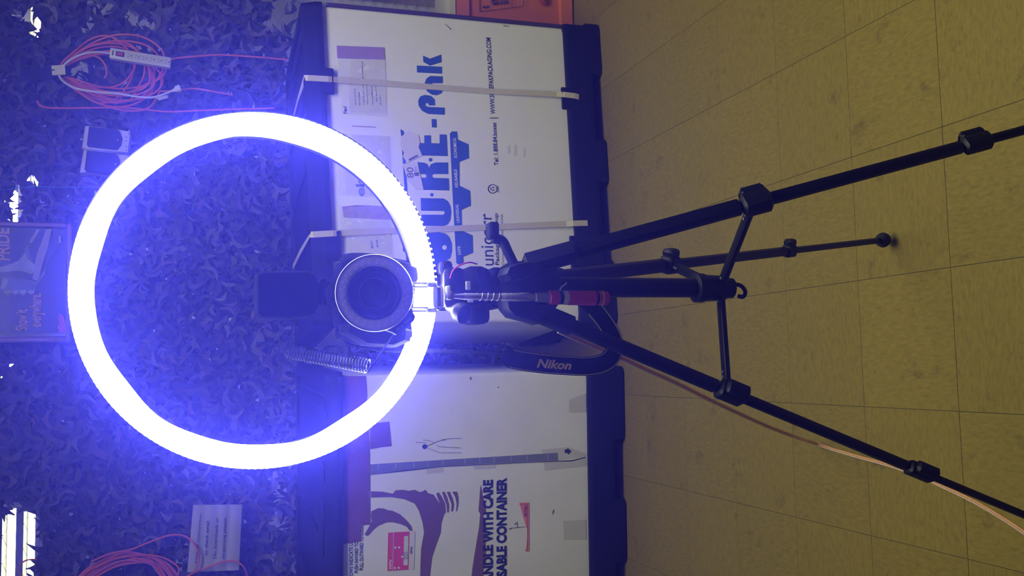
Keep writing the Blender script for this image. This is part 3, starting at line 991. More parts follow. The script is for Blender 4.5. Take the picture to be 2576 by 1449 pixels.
tub('loose_end', [(390, 230, HY), (440, 228, HY), (490, 223, HY), (540, 231, HY), (585, 239, HY + .03)], 0.0040, CORD, coil)
tub('inner_loop', [(225, 138, HY - .02), (250, 146, HY - .02), (265, 165, HY - .02), (268, 185, HY - .02), (262, 197, HY - .02)], 0.0040, CORD, coil)
SP = px(100, 187, HY)
hs = thing('hanging_strap', 'dark webbing strap holding the coiled orange cord', 'strap', px(100, 187, HY))
MB().ribbon([px(52, 190, HY), px(90, 187, HY - 0.01), px(128, 183, HY - 0.03), px(150, 180, HY - 0.04), px(168, 178, HY - 0.02), px(158, 179, HY + .03)], (px(100, 172, HY) - px(100, 200, HY)) / 2, 0.003).build('webbing', mat('dark_webbing', (0.012, 0.014, 0.03), 0.8, var=0.2), hs)
cl = MB().prism([px(x, y, HY - 0.055) for x, y in ((129, 165), (163, 163), (165, 187), (131, 189), (130, 178), (138, 177), (138, 174), (130, 174))], V(0, 0.012, 0)).build('buckle', WHITEPL, hs)
# power strip
ps = thing('power_strip', 'white six outlet power strip hung over the coiled orange cord', 'power strip', px(275, 145, HY - 0.06))
YF = HY - 0.075
A, B = px(276, 132, YF), px(430, 157, YF)
ua = (B - A).normalized()
nn = V(0, -1, 0)
ub = nn.cross(ua).normalized()
MB().box((A + B) / 2 + V(0, 0.02, 0), ((B - A).length, 0.038, 0.048), (ua, V(0, 1, 0), ub), 0.005).build('body', WHITEPL, ps, True)
DK = mat('dark_slot', (0.03, 0.03, 0.04), 0.6)
ln = (B - A).length
dl = lambda f, o: A + ua * (ln * f) + ub * o - V(0, 0.0005, 0)
MB().box(dl(0.165, 0), (0.036, 0.004, 0.022), (ua, V(0, 1, 0), ub)).build('switch_bezel', DK, ps)
MB().box(dl(0.165, 0) - V(0, 0.002, 0), (0.027, 0.006, 0.014), (ua, V(0, 1, 0), ub), 0.002).build('switch', mat('red_rocker', (0.7, 0.06, 0.05), 0.3), ps)
for k in range(6):
    f = 0.30 + k * 0.124
    ol = MB().box(dl(f + 0.012, 0), (0.030, 0.003, 0.028), (ua, V(0, 1, 0), ub), 0.001).build('outlet', mat('outlet_face', (0.66, 0.66, 0.65), 0.4, var=0.03), ps)
    for o_ in (-0.006, 0.006):
        MB().box(dl(f, o_) - V(0, 0.0016, 0), (0.007, 0.002, 0.0018), (ua, V(0, 1, 0), ub)).build('slot', DK, ol)
    MB().lathe(dl(f + 0.045, 0) - V(0, 0.0005, 0), V(0, -1, 0), [(0, 0.0028), (0.0022, 0.0026)], 10).build('ground_hole', DK, ol)
MB().box(dl(0.05, 0) - V(0, 0.0002, 0), (0.006, 0.002, 0.022), (ua, V(0, 1, 0), ub)).build('printed_mark', GREYINK, ps)
tub('cable', [(277, 134, YF + .02), (240, 131, YF), (205, 137, YF), (175, 152, YF + .02), (158, 167, YF + .03), (150, 178, YF + .035), (149, 190, YF + .03), (160, 205, YF + .02), (190, 222, YF), (240, 231, YF), (300, 236, YF), (350, 244, YF), (390, 244, YF), (435, 228, YF)], 0.0052, WHITEPL, ps, 8)
PA, PB = px(433, 229, YF), px(452, 222, YF)
pu = (PB - PA).normalized()
MB().lathe(PA, pu, [(0, 0.006), (0.012, 0.009), (0.02, 0.016), (0.038, 0.018), (0.040, 0.014)], 12).build('plug', WHITEPL, ps, True)
for o_ in (-0.006, 0.006):
    MB().box(PB + pu * 0.016 + V(0, 0, 1).cross(pu).normalized() * 0 + pu.cross(V(0, 1, 0)).normalized() * o_, (0.02, 0.006, 0.0016), (pu, V(0, 1, 0), pu.cross(V(0, 1, 0)))).build('prong', CHROME, ps)
MB().prism([px(x, y, YF - 0.004) for x, y in ((393, 246), (420, 239), (424, 246), (400, 253))], V(0, 0.001, 0)).build('tag', LAB, ps)

# straight run of orange cord
rc = thing('extension_cord', 'straight orange cord running down the net beside the two speakers', 'extension cord', px(95, 252, HY), 0, 'orange extension cords')
tub('cord', [(93, 254, HY), (98, 262, HY), (115, 270, HY), (160, 272, HY), (250, 271, HY + .01), (330, 272, HY + .02), (420, 281, HY + .02), (500, 278, HY + .02), (580, 275, HY + .02), (690, 272, HY + .04)], 0.0043, CORD, rc)

# second coil, low in the left corner of the fence
c3 = thing('extension_cord', 'tangled bundle of orange cord by the paper sign in the corner', 'extension cord', px(200, 1440, HY), 0, 'orange extension cords')
random.seed(9)
for k in range(13):
    s = random.uniform(0, 1)
    yy = lambda a=0.02: HY + random.uniform(-a, a)
    top = [(172 + 45 * s, 1490, yy()), (205 + 28 * s, 1440 + 26 * s, yy()), (255 + 20 * s, 1408 + 30 * s, yy()), (310, 1389 + 34 * s + random.uniform(-4, 4), yy()),
           (370, 1391 + 34 * s + random.uniform(-6, 6), yy()), (425 - 34 * s, 1418 + 22 * s, yy()), (452 - 40 * s + random.uniform(-6, 6), 1470, yy()),
           (445 - 36 * s, 1540, yy()), (380 - 20 * s, 1600 - 20 * s, yy()), (290, 1615 - 24 * s, yy()), (210 + 25 * s, 1580 - 20 * s, yy()), (172 + 40 * s, 1530, yy())]
    P_ = [px(*q_) for q_ in top]
    L_ = spline(P_[-2:] + P_ + P_[:2], 5)
    MB().tube(L_[10:10 + 12 * 5], 0.0040, 6, closed=True).build('cord_loop', CORD, c3, True)
tub('cord_loop', [(230, 1412, HY - .03), (280, 1392, HY - .03), (330, 1382, HY - .03), (380, 1362, HY - .03), (430, 1346, HY - .03), (468, 1350, HY - .03), (492, 1375, HY - .075), (501, 1400, HY - .075), (495, 1425, HY - .075), (485, 1440, HY - .07), (440, 1475, HY - .03)], 0.0042, CORD, c3)
tub('cord_loop', [(430, 1470, HY - .02), (480, 1445, HY - .03), (520, 1428, HY - .075), (560, 1413, HY - .075), (590, 1411, HY - .075), (612, 1425, HY - .075), (622, 1450, HY - .04), (620, 1480, HY - .03)], 0.0042, CORD, c3)
tub('cord_loop', [(330, 1395, HY - .02), (390, 1398, HY - .02), (430, 1412, HY - .02), (450, 1435, HY - .02), (430, 1480, HY)], 0.0042, CORD, c3)
tub('cord_loop', [(70, 1470, HY), (50, 1440, HY), (52, 1420, HY), (68, 1409, HY), (92, 1407, HY)], 0.0036, CORD, c3)

# sign in a clear sleeve
SY = 4.60
sg = thing('paper_sign', 'creased white paper sign about internet use taped to the net', 'sign', px(540, 1350, SY))
SF = Face(V(0, SY, 0), V(0, -1, 0), V(1, 0, 0))
cor = [(486, 1270), (609, 1269), (601, 1434), (471, 1439)]
vs, fs = [], []
NX, NY = 24, 10
for j in range(NY + 1):
    for i in range(NX + 1):
        u, v_ = i / NX, j / NY
        P = [SF.at(*c, 0) for c in cor]
        p = P[0].lerp(P[1], u).lerp(P[3].lerp(P[2], u), v_)
        p = p + V(0, -0.006 * abs(math.sin(u * 4 * math.pi)) - 0.004 * noise.noise(V(u * 3, v_ * 2, 2)), 0)
        vs.append(p)
for j in range(NY):
    for i in range(NX):
        a = j * (NX + 1) + i
        fs.append((a, a + 1, a + NX + 2, a + NX + 1))
PAPER2 = mat('sign_paper', (0.50, 0.49, 0.48), 0.28, var=0.03, bump=0.3, bscale=30)
o = MB().add(vs, fs).add([v + V(0, 0.002, 0) for v in vs], fs).build('sheet', PAPER2, sg, True)


def z9(p):
    return [(440 + 0.1443 * a, 1240 + 0.1443 * b) for a, b in p]


for s, b0, b1, c_ in (('Internet Connection', (375, 1220), (460, 370), (345, 1220)), ('to check email', (562, 1088), (600, 490), (508, 1088)), ('No downloads or', (712, 1140), (762, 425), (660, 1140)), ('streaming please.', (872, 1148), (910, 415), (818, 1148))):
    b0, b1, c_ = z9([b0, b1, c_])
    SF.text(s, b0, b1, c_, 'sign_line', NAVYINK, sg, 0.012, lift=0.012)

# framed poster
PY = 4.60
pf = thing('framed_poster', 'framed dark blue poster of a gloved fist reading show it everywhere', 'poster', px(90, 710, PY))
PF = Face(V(0, PY, 0), V(0, -1, 0), V(1, 0, 0))
P_lt, P_rt, P_lb, P_rb = px(-190, 858, PY), px(-190, 563, PY), px(178, 860, PY), px(178, 562, PY)
FRM = mat('worn_brown_frame', (0.17, 0.085, 0.07), 0.4, var=0.2, vscale=30)
fx0, fx1, fz0, fz1 = P_lb.x, P_rb.x, P_lb.z, P_lt.z
BLUEP = mat('poster_blue', (0.010, 0.012, 0.06), 0.25, var=0.5, vscale=3)
MB().box(((fx0 + fx1) / 2, PY + 0.006, (fz0 + fz1) / 2), (fx1 - fx0 - 0.02, 0.008, fz1 - fz0 - 0.02)).build('print', BLUEP, pf)
for a, b in (((fx0, fz0), (fx1, fz0 + 0.022)), ((fx0, fz1 - 0.022), (fx1, fz1)), ((fx0, fz0 + 0.022), (fx0 + 0.022, fz1 - 0.022)), ((fx1 - 0.022, fz0 + 0.022), (fx1, fz1 - 0.022))):
    MB().box(((a[0] + b[0]) / 2, PY, (a[1] + b[1]) / 2), (b[0] - a[0], 0.028, b[1] - a[1]), None, 0.006).build('frame_bar', FRM, pf)


def zp(p):
    return [(0.2139 * a, 560 + 0.2139 * b) for a, b in p]


GLOVE = mat('poster_glove_grey', (0.40, 0.45, 0.50), 0.4, var=0.35, vscale=25)
GLOVE2 = mat('poster_glove_blue', (0.16, 0.21, 0.32), 0.4, var=0.3, vscale=25)
SLV = mat('poster_pale_band', (0.42, 0.42, 0.46), 0.4, var=0.15, vscale=25)
FIG = mat('poster_dark_figure', (0.035, 0.045, 0.10), 0.4, var=0.3, vscale=15)
PF.poly(zp([(-300, 90), (320, 90), (240, 350), (180, 480), (-300, 560)]), 'poster_shape', FIG, pf)
PF.poly(zp([(640, 90), (750, 90), (720, 240), (600, 400), (560, 520), (480, 600), (500, 400)]), 'poster_shape', FIG, pf)
PF.poly(zp([(540, 75), (610, 72), (560, 300), (500, 480), (450, 690), (385, 665), (400, 500), (440, 350), (500, 200)]), 'poster_shape', SLV, pf, lift=0.0014)
PF.poly(zp([(430, 80), (470, 82), (390, 220), (350, 250), (350, 220)]), 'poster_shape', SLV, pf, lift=0.0014)
PF.poly(zp([(320, 260), (340, 270), (345, 350), (400, 490), (320, 560), (180, 560), (290, 350), (295, 300)]), 'poster_shape', GLOVE2, pf, lift=0.0012)
PF.poly(zp([(290, 355), (330, 430), (400, 490), (400, 560), (380, 610), (250, 570), (200, 570), (-200, 600), (-200, 560), (0, 520), (150, 480), (230, 440)]), 'poster_shape', GLOVE, pf, lift=0.0018)
PF.poly(zp([(0, 640), (100, 640), (200, 660), (380, 680), (430, 690), (550, 510), (520, 620), (430, 740), (415, 800), (380, 835), (335, 825), (270, 858), (215, 840), (180, 850), (130, 825), (90, 830), (40, 800), (60, 720)]), 'poster_shape', GLOVE2, pf, lift=0.002)
PF.poly(zp([(40, 650), (95, 665), (80, 740), (45, 785), (15, 765), (20, 700)]), 'poster_shape', GLOVE, pf, lift=0.0026)
for cx in (90, 180, 270, 370):
    PF.poly(zp([(cx - 40, 800), (cx + 30, 790), (cx + 40, 825), (cx, 848), (cx - 45, 825)]), 'poster_shape', GLOVE, pf, lift=0.0028)
PKINK = mat('poster_pink_letters', (0.80, 0.50, 0.50), 0.5, var=0.05)
PF.text('Show it', zp([(325, 1265)])[0], zp([(325, 1020)])[0], zp([(180, 1265)])[0], 'poster_word', PKINK, pf, 0.02, lift=0.003)
PF.text('everywhere.', zp([(528, 1225)])[0], zp([(528, 830)])[0], zp([(345, 1225)])[0], 'poster_word', PKINK, pf, 0.02, lift=0.003)
PF.text('PRIDE', zp([(115, 445)])[0], zp([(110, 60)])[0], zp([(-40, 445)])[0], 'poster_word', PKINK, pf, 0.02, 0.1, lift=0.003)
PF.poly(zp([(690, 1075), (720, 1075), (750, 1110), (765, 1180), (768, 1295), (690, 1295)]), 'poster_badge', mat('poster_red', (0.55, 0.06, 0.08), 0.4, var=0.05), pf, lift=0.002)
PF.poly(zp([(690, 1210), (684, 1215), (684, 1250), (690, 1255)]), 'poster_badge', WHITEINK, pf, lift=0.002)
PF.poly(zp([(-900, 1330), (785, 1300), (785, 1335), (-900, 1365)]), 'mat_edge', mat('pale_mat_board', (0.30, 0.30, 0.32), 0.6), pf, lift=0.002)
PF.poly(zp([(690, 155), (712, 155), (718, 240), (690, 240)]), 'poster_shape', SLV, pf, lift=0.002)
# glass of the frame
MB().box(((fx0 + fx1) / 2, PY - 0.006, (fz0 + fz1) / 2), (fx1 - fx0 - 0.03, 0.002, fz1 - fz0 - 0.03)).build('glass', mat('frame_glass', (0.02, 0.02, 0.03), 0.05, alpha=0.08, spec=0.1), pf)

# pair of small speakers hooked on the fence
SPK = mat('speaker_white', (0.55, 0.54, 0.50), 0.45, var=0.05)
GRL = mat('speaker_grille_cloth', (0.012, 0.013, 0.03), 0.8, var=0.2, bump=0.5, bscale=900)


def zs(p):
    return [(180 + 0.1104 * a, 300 + 0.1104 * b) for a, b in p]


def speaker(outline, grille, label, marks):
    Y0 = 4.52
    t = thing('desktop_speaker', label, 'speaker', px(*zs([outline[2]])[0], Y0), 0, 'desktop speakers on the fence')
    f = Face(V(0, Y0, 0), V(0, -1, 0), V(1, 0, 0))
    out = [f.at(x, y, 0) for x, y in zs(outline)]
    c = sum(out, V(0, 0, 0)) / len(out)
    n = len(out)
    ins = [p.lerp(c, 0.05) for p in out]
    mb = MB()
    mb.loft([[p.lerp(c, 0.10) + V(0, 0.10, 0) for p in out], [p + V(0, 0.05, 0) for p in out], [p + V(0, 0.008, 0) for p in out], ins])
    mb.build('cabinet', SPK, t, True)
    f.poly(zs(grille), 'grille', GRL, t, lift=0.0005, thick=0.004)
    for mx_, my_ in marks:
        f.poly(zs([(mx_ - 14, my_ - 16), (mx_ + 16, my_ - 12), (mx_ + 14, my_ + 14), (mx_ - 6, my_ + 16)]), 'control_mark', GREYINK, t, lift=0.0008, thick=0.002)
    f.poly(zs(disc(grille[0][0] + 650, grille[0][1] + 300, 13, 10)), 'badge', WHITEINK, t, lift=0.005)
    MB().tube(spline([c + V(0, 0.08, 0.03), c + V(0, 0.16, 0.05), c + V(0, 0.22, 0.04), c + V(0, 0.24, 0.0)], 4), 0.003, 6).build('hanging_hook', GREYSTEEL, t)


speaker([(300, 150), (345, 142), (1040, 225), (1345, 275), (1355, 320), (1310, 770), (300, 690), (225, 640)],
        [(400, 170), (1040, 240), (1110, 290), (1160, 450), (1130, 600), (1050, 700), (1000, 705), (385, 635), (350, 590)],
        'small white speaker with dark grille and control marks beside the orange cord', [(1300, 330), (1245, 405), (1245, 495), (1250, 630), (1245, 705)])
speaker([(265, 705), (300, 695), (1000, 790), (1300, 815), (1305, 860), (1290, 1320), (350, 1215), (170, 1225)],
        [(350, 720), (1000, 795), (1060, 830), (1110, 960), (1100, 1150), (1000, 1280), (960, 1283), (340, 1205), (300, 1150)],
        'small white speaker with plain lower face, nearest to the framed poster', [])
MB().tube(spline([px(0, 478, HY), px(40, 474, HY), px(85, 469, HY), px(150, 471, HY), px(240, 471, HY), px(300, 470, HY)], 4), 0.0012, 5).build('string', mat('teal_string', (0.05, 0.35, 0.40), 0.6), None)
bpy.data.objects['string']['label'] = 'thin teal string stretched across the net between speaker and poster'
bpy.data.objects['string']['category'] = 'string'

# ================================================================== TRIPOD
HUB = px(1330, 722, 1.36)
AXX, AXY = HUB.x, HUB.y
tri = thing('tripod', 'black photo tripod with spread legs, centre brace and pan handle', 'tripod', V(AXX, AXY, 0))
LEGS = {'rear': (V(0.1333, 1.4026, 1.0309), V(0.2745, 1.8173, 0.02), (0.292, 0.322), (0.633, 0.66), 1),
        'right': (V(0.1512, 1.3249, 1.0567), V(0.4217, 0.9832, 0.02), (0.290, 0.330), (0.592, 0.632), 1),
        'left': (V(0.0871, 1.3490, 1.0501), V(-0.3476, 1.2419, 0.02), (0.286, 0.328), (0.594, 0.638), -1)}
joint = {}
for nm, (A, F, k1, k2, side) in LEGS.items():
    d = F - A
    t_ = d.normalized()
    out = V(A.x - AXX, A.y - AXY, 0)
    out = V(F.x - AXX, F.y - AXY, 0).normalized()
    sidev = t_.cross(out).normalized()
    nrm = sidev.cross(t_).normalized()
    ax = (sidev, t_, nrm)
    P = lambda t: A + d * t
    leg = MB().box((P(0.02) + P(k1[0])) / 2, (0.024, (P(k1[0]) - P(0.02)).length, 0.019), ax, 0.006).build('leg', BLACKM, tri, True)
    MB().box(P(0.03) + nrm * 0.0, (0.030, 0.085, 0.030), ax, 0.010).build('leg_shoulder', BLACK, leg, True)
    MB().box(P(0.5), (0.018, d.length * (k2[0] - k1[1]) + 0.06, 0.015), ax, 0.005).build('leg_section', BLACKM, leg, True) if False else \
        MB().box((P(k1[1] - 0.01) + P(k2[0])) / 2, (0.0185, (P(k2[0]) - P(k1[1] - 0.01)).length, 0.015), ax, 0.005).build('leg_section', BLACKM, leg, True)
    MB().box((P(k2[1] - 0.01) + P(0.985)) / 2, (0.0135, (P(0.985) - P(k2[1] - 0.01)).length, 0.011), ax, 0.004).build('leg_section', BLACKM, leg, True)
    for kk, sz in ((k1, 0.031), (k2, 0.025)):
        MB().box((P(kk[0]) + P(kk[1])) / 2, (sz, (P(kk[1]) - P(kk[0])).length, sz * 0.9), ax, 0.006).build('leg_clamp', BLACK, leg, True)
        sd = sidev * (1 if (sidev.x * side) > 0 else -1)
        if nm == 'left':
            sd = sidev * (-1 if sidev.z > 0 else 1)
            sd = sidev if sidev.dot(V(-0.6, -0.3, -0.3)) > 0 else -sidev
        elif nm == 'right':
            sd = sidev if sidev.dot(V(0.6, 0.3, 0.2)) > 0 else -sidev
        MB().box((P(kk[0] + 0.2 * (kk[1] - kk[0])) + P(kk[1])) / 2 + sd * (sz * 0.68) - t_ * 0.004, (0.016, (P(kk[1]) - P(kk[0])).length * 0.85, sz * 0.75), ax, 0.006).build('clamp_lever', BLACK, leg, True)
    MB().lathe(P(0.972), t_, [(0, 0.008), (0.006, 0.014), (0.018, 0.0175), (0.028, 0.015), (0.034, 0.008)], 16).build('rubber_foot', mat('black_rubber', (0.01, 0.01, 0.01), 0.9), leg, True)
    joint[nm] = (P(k1[0] + 0.012) - nrm * 0.012, ax)
# spider / shoulder castings (traced lobes), column and collar
SH = mat('dark_grey_plastic', (0.006, 0.006, 0.008), 0.55, var=0.2, spec=0.15)
hubo = MB().lathe(V(AXX, AXY, HUB.z - 0.045), V(0, 0, 1), [(0, 0.022), (0.006, 0.034), (0.045, 0.040), (0.075, 0.038), (0.088, 0.030), (0.095, 0.022)], 28).build('spider', SH, tri, True)


def lobe(pix, Y, thick, name='shoulder_lobe'):
    pts = [px(x, y, Y) for x, y in pix]
    c = sum(pts, V(0, 0, 0)) / len(pts)
    MB().loft([[p.lerp(c, 0.16) for p in pts], [p + V(0, thick * 0.25, 0) for p in pts], [p + V(0, thick * 0.8, 0) for p in pts], [p.lerp(c, 0.16) + V(0, thick, 0) for p in pts]]).build(name, SH, hubo, True)


lobe([(1268, 690), (1276, 672), (1300, 662), (1330, 657), (1367, 659), (1380, 672), (1350, 690), (1310, 704), (1280, 708)], 1.295, 0.045)
lobe([(1266, 745), (1272, 775), (1290, 796), (1330, 806), (1358, 815), (1372, 805), (1385, 790), (1345, 762), (1320, 745)], 1.315, 0.045)
MB().cyl(V(AXX, AXY, 0.745), V(AXX, AXY, HUB.z + 0.03), 0.0155, n=24).build('centre_column', BLACKM, tri, True)
zc = 0.742
col = MB().lathe(V(AXX, AXY, zc - 0.045), V(0, 0, 1), [(0, 0.010), (0.002, 0.0165), (0.016, 0.017), (0.017, 0.020), (0.050, 0.0215), (0.055, 0.0235), (0.068, 0.0235), (0.070, 0.018)], 24).build('brace_collar', BLACK, tri, True)
MB().tube(spline([V(AXX + .006, AXY, zc - 0.042), V(AXX + 0.006, AXY, zc - 0.052), V(AXX + 0.003, AXY, zc - 0.062), V(AXX - 0.006, AXY, zc - 0.068), V(AXX - 0.014, AXY, zc - 0.064), V(AXX - 0.013, AXY, zc - 0.055)], 5), 0.0035, 8).build('weight_hook', BLACK, tri, True)
for nm, (J, ax) in joint.items():
    out = V(J.x - AXX, J.y - AXY, 0).normalized()
    c0 = V(AXX, AXY, zc - 0.020) + out * 0.017
    t_ = (J - c0).normalized()
    sd = t_.cross(V(0, 0, 1)).normalized()
    br = MB().box((c0 + J) / 2, (0.017, (J - c0).length, 0.009), (sd, t_, sd.cross(t_)), 0.003).build('brace', BLACKM, tri, True)
    for e in (c0 + t_ * 0.006, J - t_ * 0.010, J - t_ * 0.018):
        MB().cyl(e - sd.cross(t_) * 0.006, e + sd.cross(t_) * 0.006, 0.0022, n=8).build('rivet', CHROME, br)
# pan head
YH = 1.345
def pbox(x0, y0, x1, y1, Y, dy, bev, name, mt, parent):
    """upright block filling the pixel box, front at depth Y, dy deep"""
    a, b = px(x0, (y0 + y1) / 2, Y), px(x1, (y0 + y1) / 2, Y)
    l, r_ = px((x0 + x1) / 2, y1, Y), px((x0 + x1) / 2, y0, Y)
    c = V((l.x + r_.x) / 2, Y + dy / 2, (a.z + b.z) / 2)
    return MB().box(c, (abs(r_.x - l.x), dy, abs(a.z - b.z)), None, bev).build(name, mt, parent, True)


head = pbox(1165, 668, 1240, 770, YH - 0.01, 0.075, 0.014, 'pan_head', SH, tri)
pbox(1180, 765, 1234, 814, YH + 0.01, 0.05, 0.008, 'tilt_block', SH, head)
pbox(1120, 672, 1172, 775, YH - 0.005, 0.07, 0.008, 'camera_plate', SH, head)
pbox(1232, 690, 1290, 768, YH, 0.055, 0.012, 'head_neck', SH, head)
pbox(1108, 655, 1140, 690, YH + 0.005, 0.05, 0.006, 'plate_latch', SH, head)
pbox(1238, 672, 1264, 775, YH + 0.01, 0.05, 0.004, 'neck_flange', SH, head)
kb = px(1163, 787, YH - 0.012)
MB().lathe(px(1130, 770, YH + 0.01), kb - px(1130, 770, YH + 0.01), [(0, 0.008), (0.012, 0.009), (0.018, 0.013), (0.024, 0.016), (0.034, 0.015), (0.038, 0.009)], 16).build('clamp_knob', SH, head, True)
for x0, y0, x1, y1 in ((1173, 707, 1184, 729), (1178, 755, 1192, 761)):
    pbox(x0, y0, x1, y1, YH - 0.013, 0.006, 0.001, 'bubble_level', mat('level_vial', (0.6, 0.6, 0.52), 0.2, var=0.05), head)
arm = MB().tube(spline([px(1300, 680, 1.34), px(1288, 655, 1.34), px(1276, 630, 1.34), px(1268, 612, 1.34), px(1258, 603, 1.34), px(1240, 600, 1.34)], 5), 0.0075, 10).build('pan_handle', SH, tri, True)
pbox(1231, 557, 1257, 600, 1.33, 0.022, 0.004, 'pan_grip', BLACK, arm)
pbox(1291, 652, 1302, 668, 1.335, 0.02, 0.002, 'arm_stop', BLACK, arm)
MB().tube(spline([px(1132, 700, 1.33), px(1140, 680, 1.33), px(1156, 668, 1.33), px(1180, 660, 1.335), px(1200, 664, 1.345)], 5), 0.0012, 6).build('red_wire', mat('red_wire_vinyl', (0.45, 0.02, 0.04), 0.4), None)
rw = bpy.data.objects['red_wire']
rw['label'] = 'thin red wire leading from the ring light to the tripod head'
rw['category'] = 'wire'

# ================================================================== CAMERA, RING FLASH
CY = 1.365
BODYB = mat('matte_camera_black', (0.003, 0.003, 0.004), 0.85, var=0.2, spec=0.05)
cam_o = thing('dslr_camera', 'black single lens reflex camera mounted on the tripod behind the ring flash', 'camera', px(1062, 740, CY + 0.03))
out = [(858, 655), (880, 643), (930, 641), (1000, 650), (1055, 672), (1070, 700), (1070, 800), (1050, 850), (1005, 870), (950, 872), (900, 866), (866, 848), (852, 815), (846, 780), (838, 770), (836, 705), (847, 690)]
pts = [px(x, y, CY) for x, y in out]
c = sum(pts, V(0, 0, 0)) / len(pts)
MB().loft([[p.lerp(c, 0.06) for p in pts], [p + V(0, 0.006, 0) for p in pts], [p + V(0, 0.055, 0) for p in pts], [p.lerp(c, 0.06) + V(0, 0.062, 0) for p in pts]]).build('body', BODYB, cam_o, True)
pbox(1040, 690, 1118, 775, CY + 0.004, 0.055, 0.006, 'body_bottom', BODYB, cam_o)
pts = [px(x, y, CY - 0.03) for x, y in ((880, 845), (860, 835), (862, 815), (1000, 815), (1040, 830), (1035, 858), (1000, 873), (920, 868))]
c = sum(pts, V(0, 0, 0)) / len(pts)
MB().loft([[p.lerp(c, 0.2) for p in pts], [p + V(0, 0.01, 0) for p in pts], [p + V(0, 0.05, 0) for p in pts]]).build('hand_grip', mat('rubber_grip', (0.006, 0.006, 0.007), 0.9, spec=0.08, var=0.3, bump=0.6, bscale=900), cam_o, True)
pbox(826, 708, 862, 762, CY - 0.012, 0.06, 0.008, 'viewfinder_hump', BODYB, cam_o)
dial = px(866, 835, CY + 0.02)
MB().cyl(dial, dial + V(0, 0, 0.012), 0.010, n=18).build('shutter_button', BODYB, cam_o, True)
cn = px(942, 737, CY)
lax = (CAM - cn).normalized()
lens = MB().lathe(cn, lax, [(-0.005, 0.036), (0.02, 0.037), (0.022, 0.0345), (0.05, 0.0345), (0.052, 0.036), (0.088, 0.036), (0.090, 0.034), (0.088, 0.030), (0.070, 0.022)], 40).build('lens', BODYB, cam_o, True)
MB().lathe(cn + lax * 0.066, lax, [(0, 0.026), (0.006, 0.020), (0.009, 0.010), (0.010, 0.0)], 32).build('front_glass', mat('coated_glass', (0.005, 0.005, 0.012), 0.25, spec=0.15), lens, True)
lau = lax.orthogonal().normalized()
lav = lax.cross(lau)
MB().tube([cn + lax * 0.0745 + (lau * math.cos(a) + lav * math.sin(a)) * 0.0205 for a in [k * math.pi / 16 for k in range(32)]], 0.0008, 5, closed=True).build('lens_ring', mat('dim_lens_ring', (0.05, 0.05, 0.07), 0.5), lens)
CF = Face(V(0, CY - 0.0135, 0), V(0, -1, 0), V(1, 0, 0))
CF.text('Nikon', (856, 762), (856, 712), (845, 762), 'maker_lettering', WHITEINK, cam_o, 0.01)
# neck strap of the camera
SM = mat('black_strap_webbing', (0.006, 0.006, 0.010), 0.85, spec=0.06, var=0.2, bump=0.4, bscale=600)
GOLD = mat('gold_thread', (0.60, 0.52, 0.22), 0.6)
c_px = [(1262, 893, 1.36), (1300, 905, 1.362), (1360, 914, 1.366), (1420, 919, 1.37), (1480, 921, 1.376), (1520, 912, 1.384), (1542, 890, 1.395), (1545, 858, 1.405), (1530, 825, 1.412), (1505, 790, 1.415), (1470, 752, 1.417), (1420, 725, 1.417)]
cpts = spline([px(*p) for p in c_px], 6)
wids = []
for i, p in enumerate(cpts):
    t_ = (cpts[min(i + 1, len(cpts) - 1)] - cpts[max(i - 1, 0)]).normalized()
    wv = t_.cross(V(0, 1, 0)).normalized()
    f = i / (len(cpts) - 1)
    wids.append(wv * (0.0148 if f > 0.06 else 0.009 + 0.1 * f))
ns = MB().ribbon(cpts, wids, 0.003).build('neck_strap', SM, cam_o)
for s in (-0.88, 0.88):
    MB().ribbon([p + w_ * s + V(0, -0.0018, 0) for p, w_ in zip(cpts[4:-10], wids[4:-10])], [w_.normalized() * 0.0006 for w_ in wids[4:-10]], 0.0006).build('gold_edge', GOLD, ns)
th = spline([px(868, 862, 1.40), px(950, 878, 1.39), px(1060, 882, 1.38), px(1180, 886, 1.37), px(1262, 893, 1.36)], 6)
MB().ribbon(th, [V(0.003, 0.004, 0)] * len(th), 0.0015).build('strap_web', SM, ns)
th = spline([px(858, 660, 1.40), px(872, 645, 1.395), px(900, 641, 1.38), px(950, 644, 1.37), px(1000, 655, 1.37), px(1060, 668, 1.38), px(1110, 690, 1.41), px(1250, 715, 1.42), px(1420, 725, 1.417)], 6)
MB().ribbon(th, [V(0.003, 0.005, 0.003)] * len(th), 0.0015).build('strap_web', SM, ns)
SFc = Face(V(0, 1.364, 0), V(0, -1, 0), V(1, 0, 0))
P0, P1 = px(1350, 925, 1.360), px(1437, 931, 1.360)
ux = (P1 - P0).normalized()
upv = V(0, -1, 0).cross(ux).normalized()
upv = upv if upv.x > 0 else -upv
put_text(MB(), 'Nikon', P0, P1, upv, 0.0135, 0.03, 0.25).build('strap_lettering', mat('yellow_embroidery', (0.92, 0.66, 0.13), 0.6, var=0.05), ns)

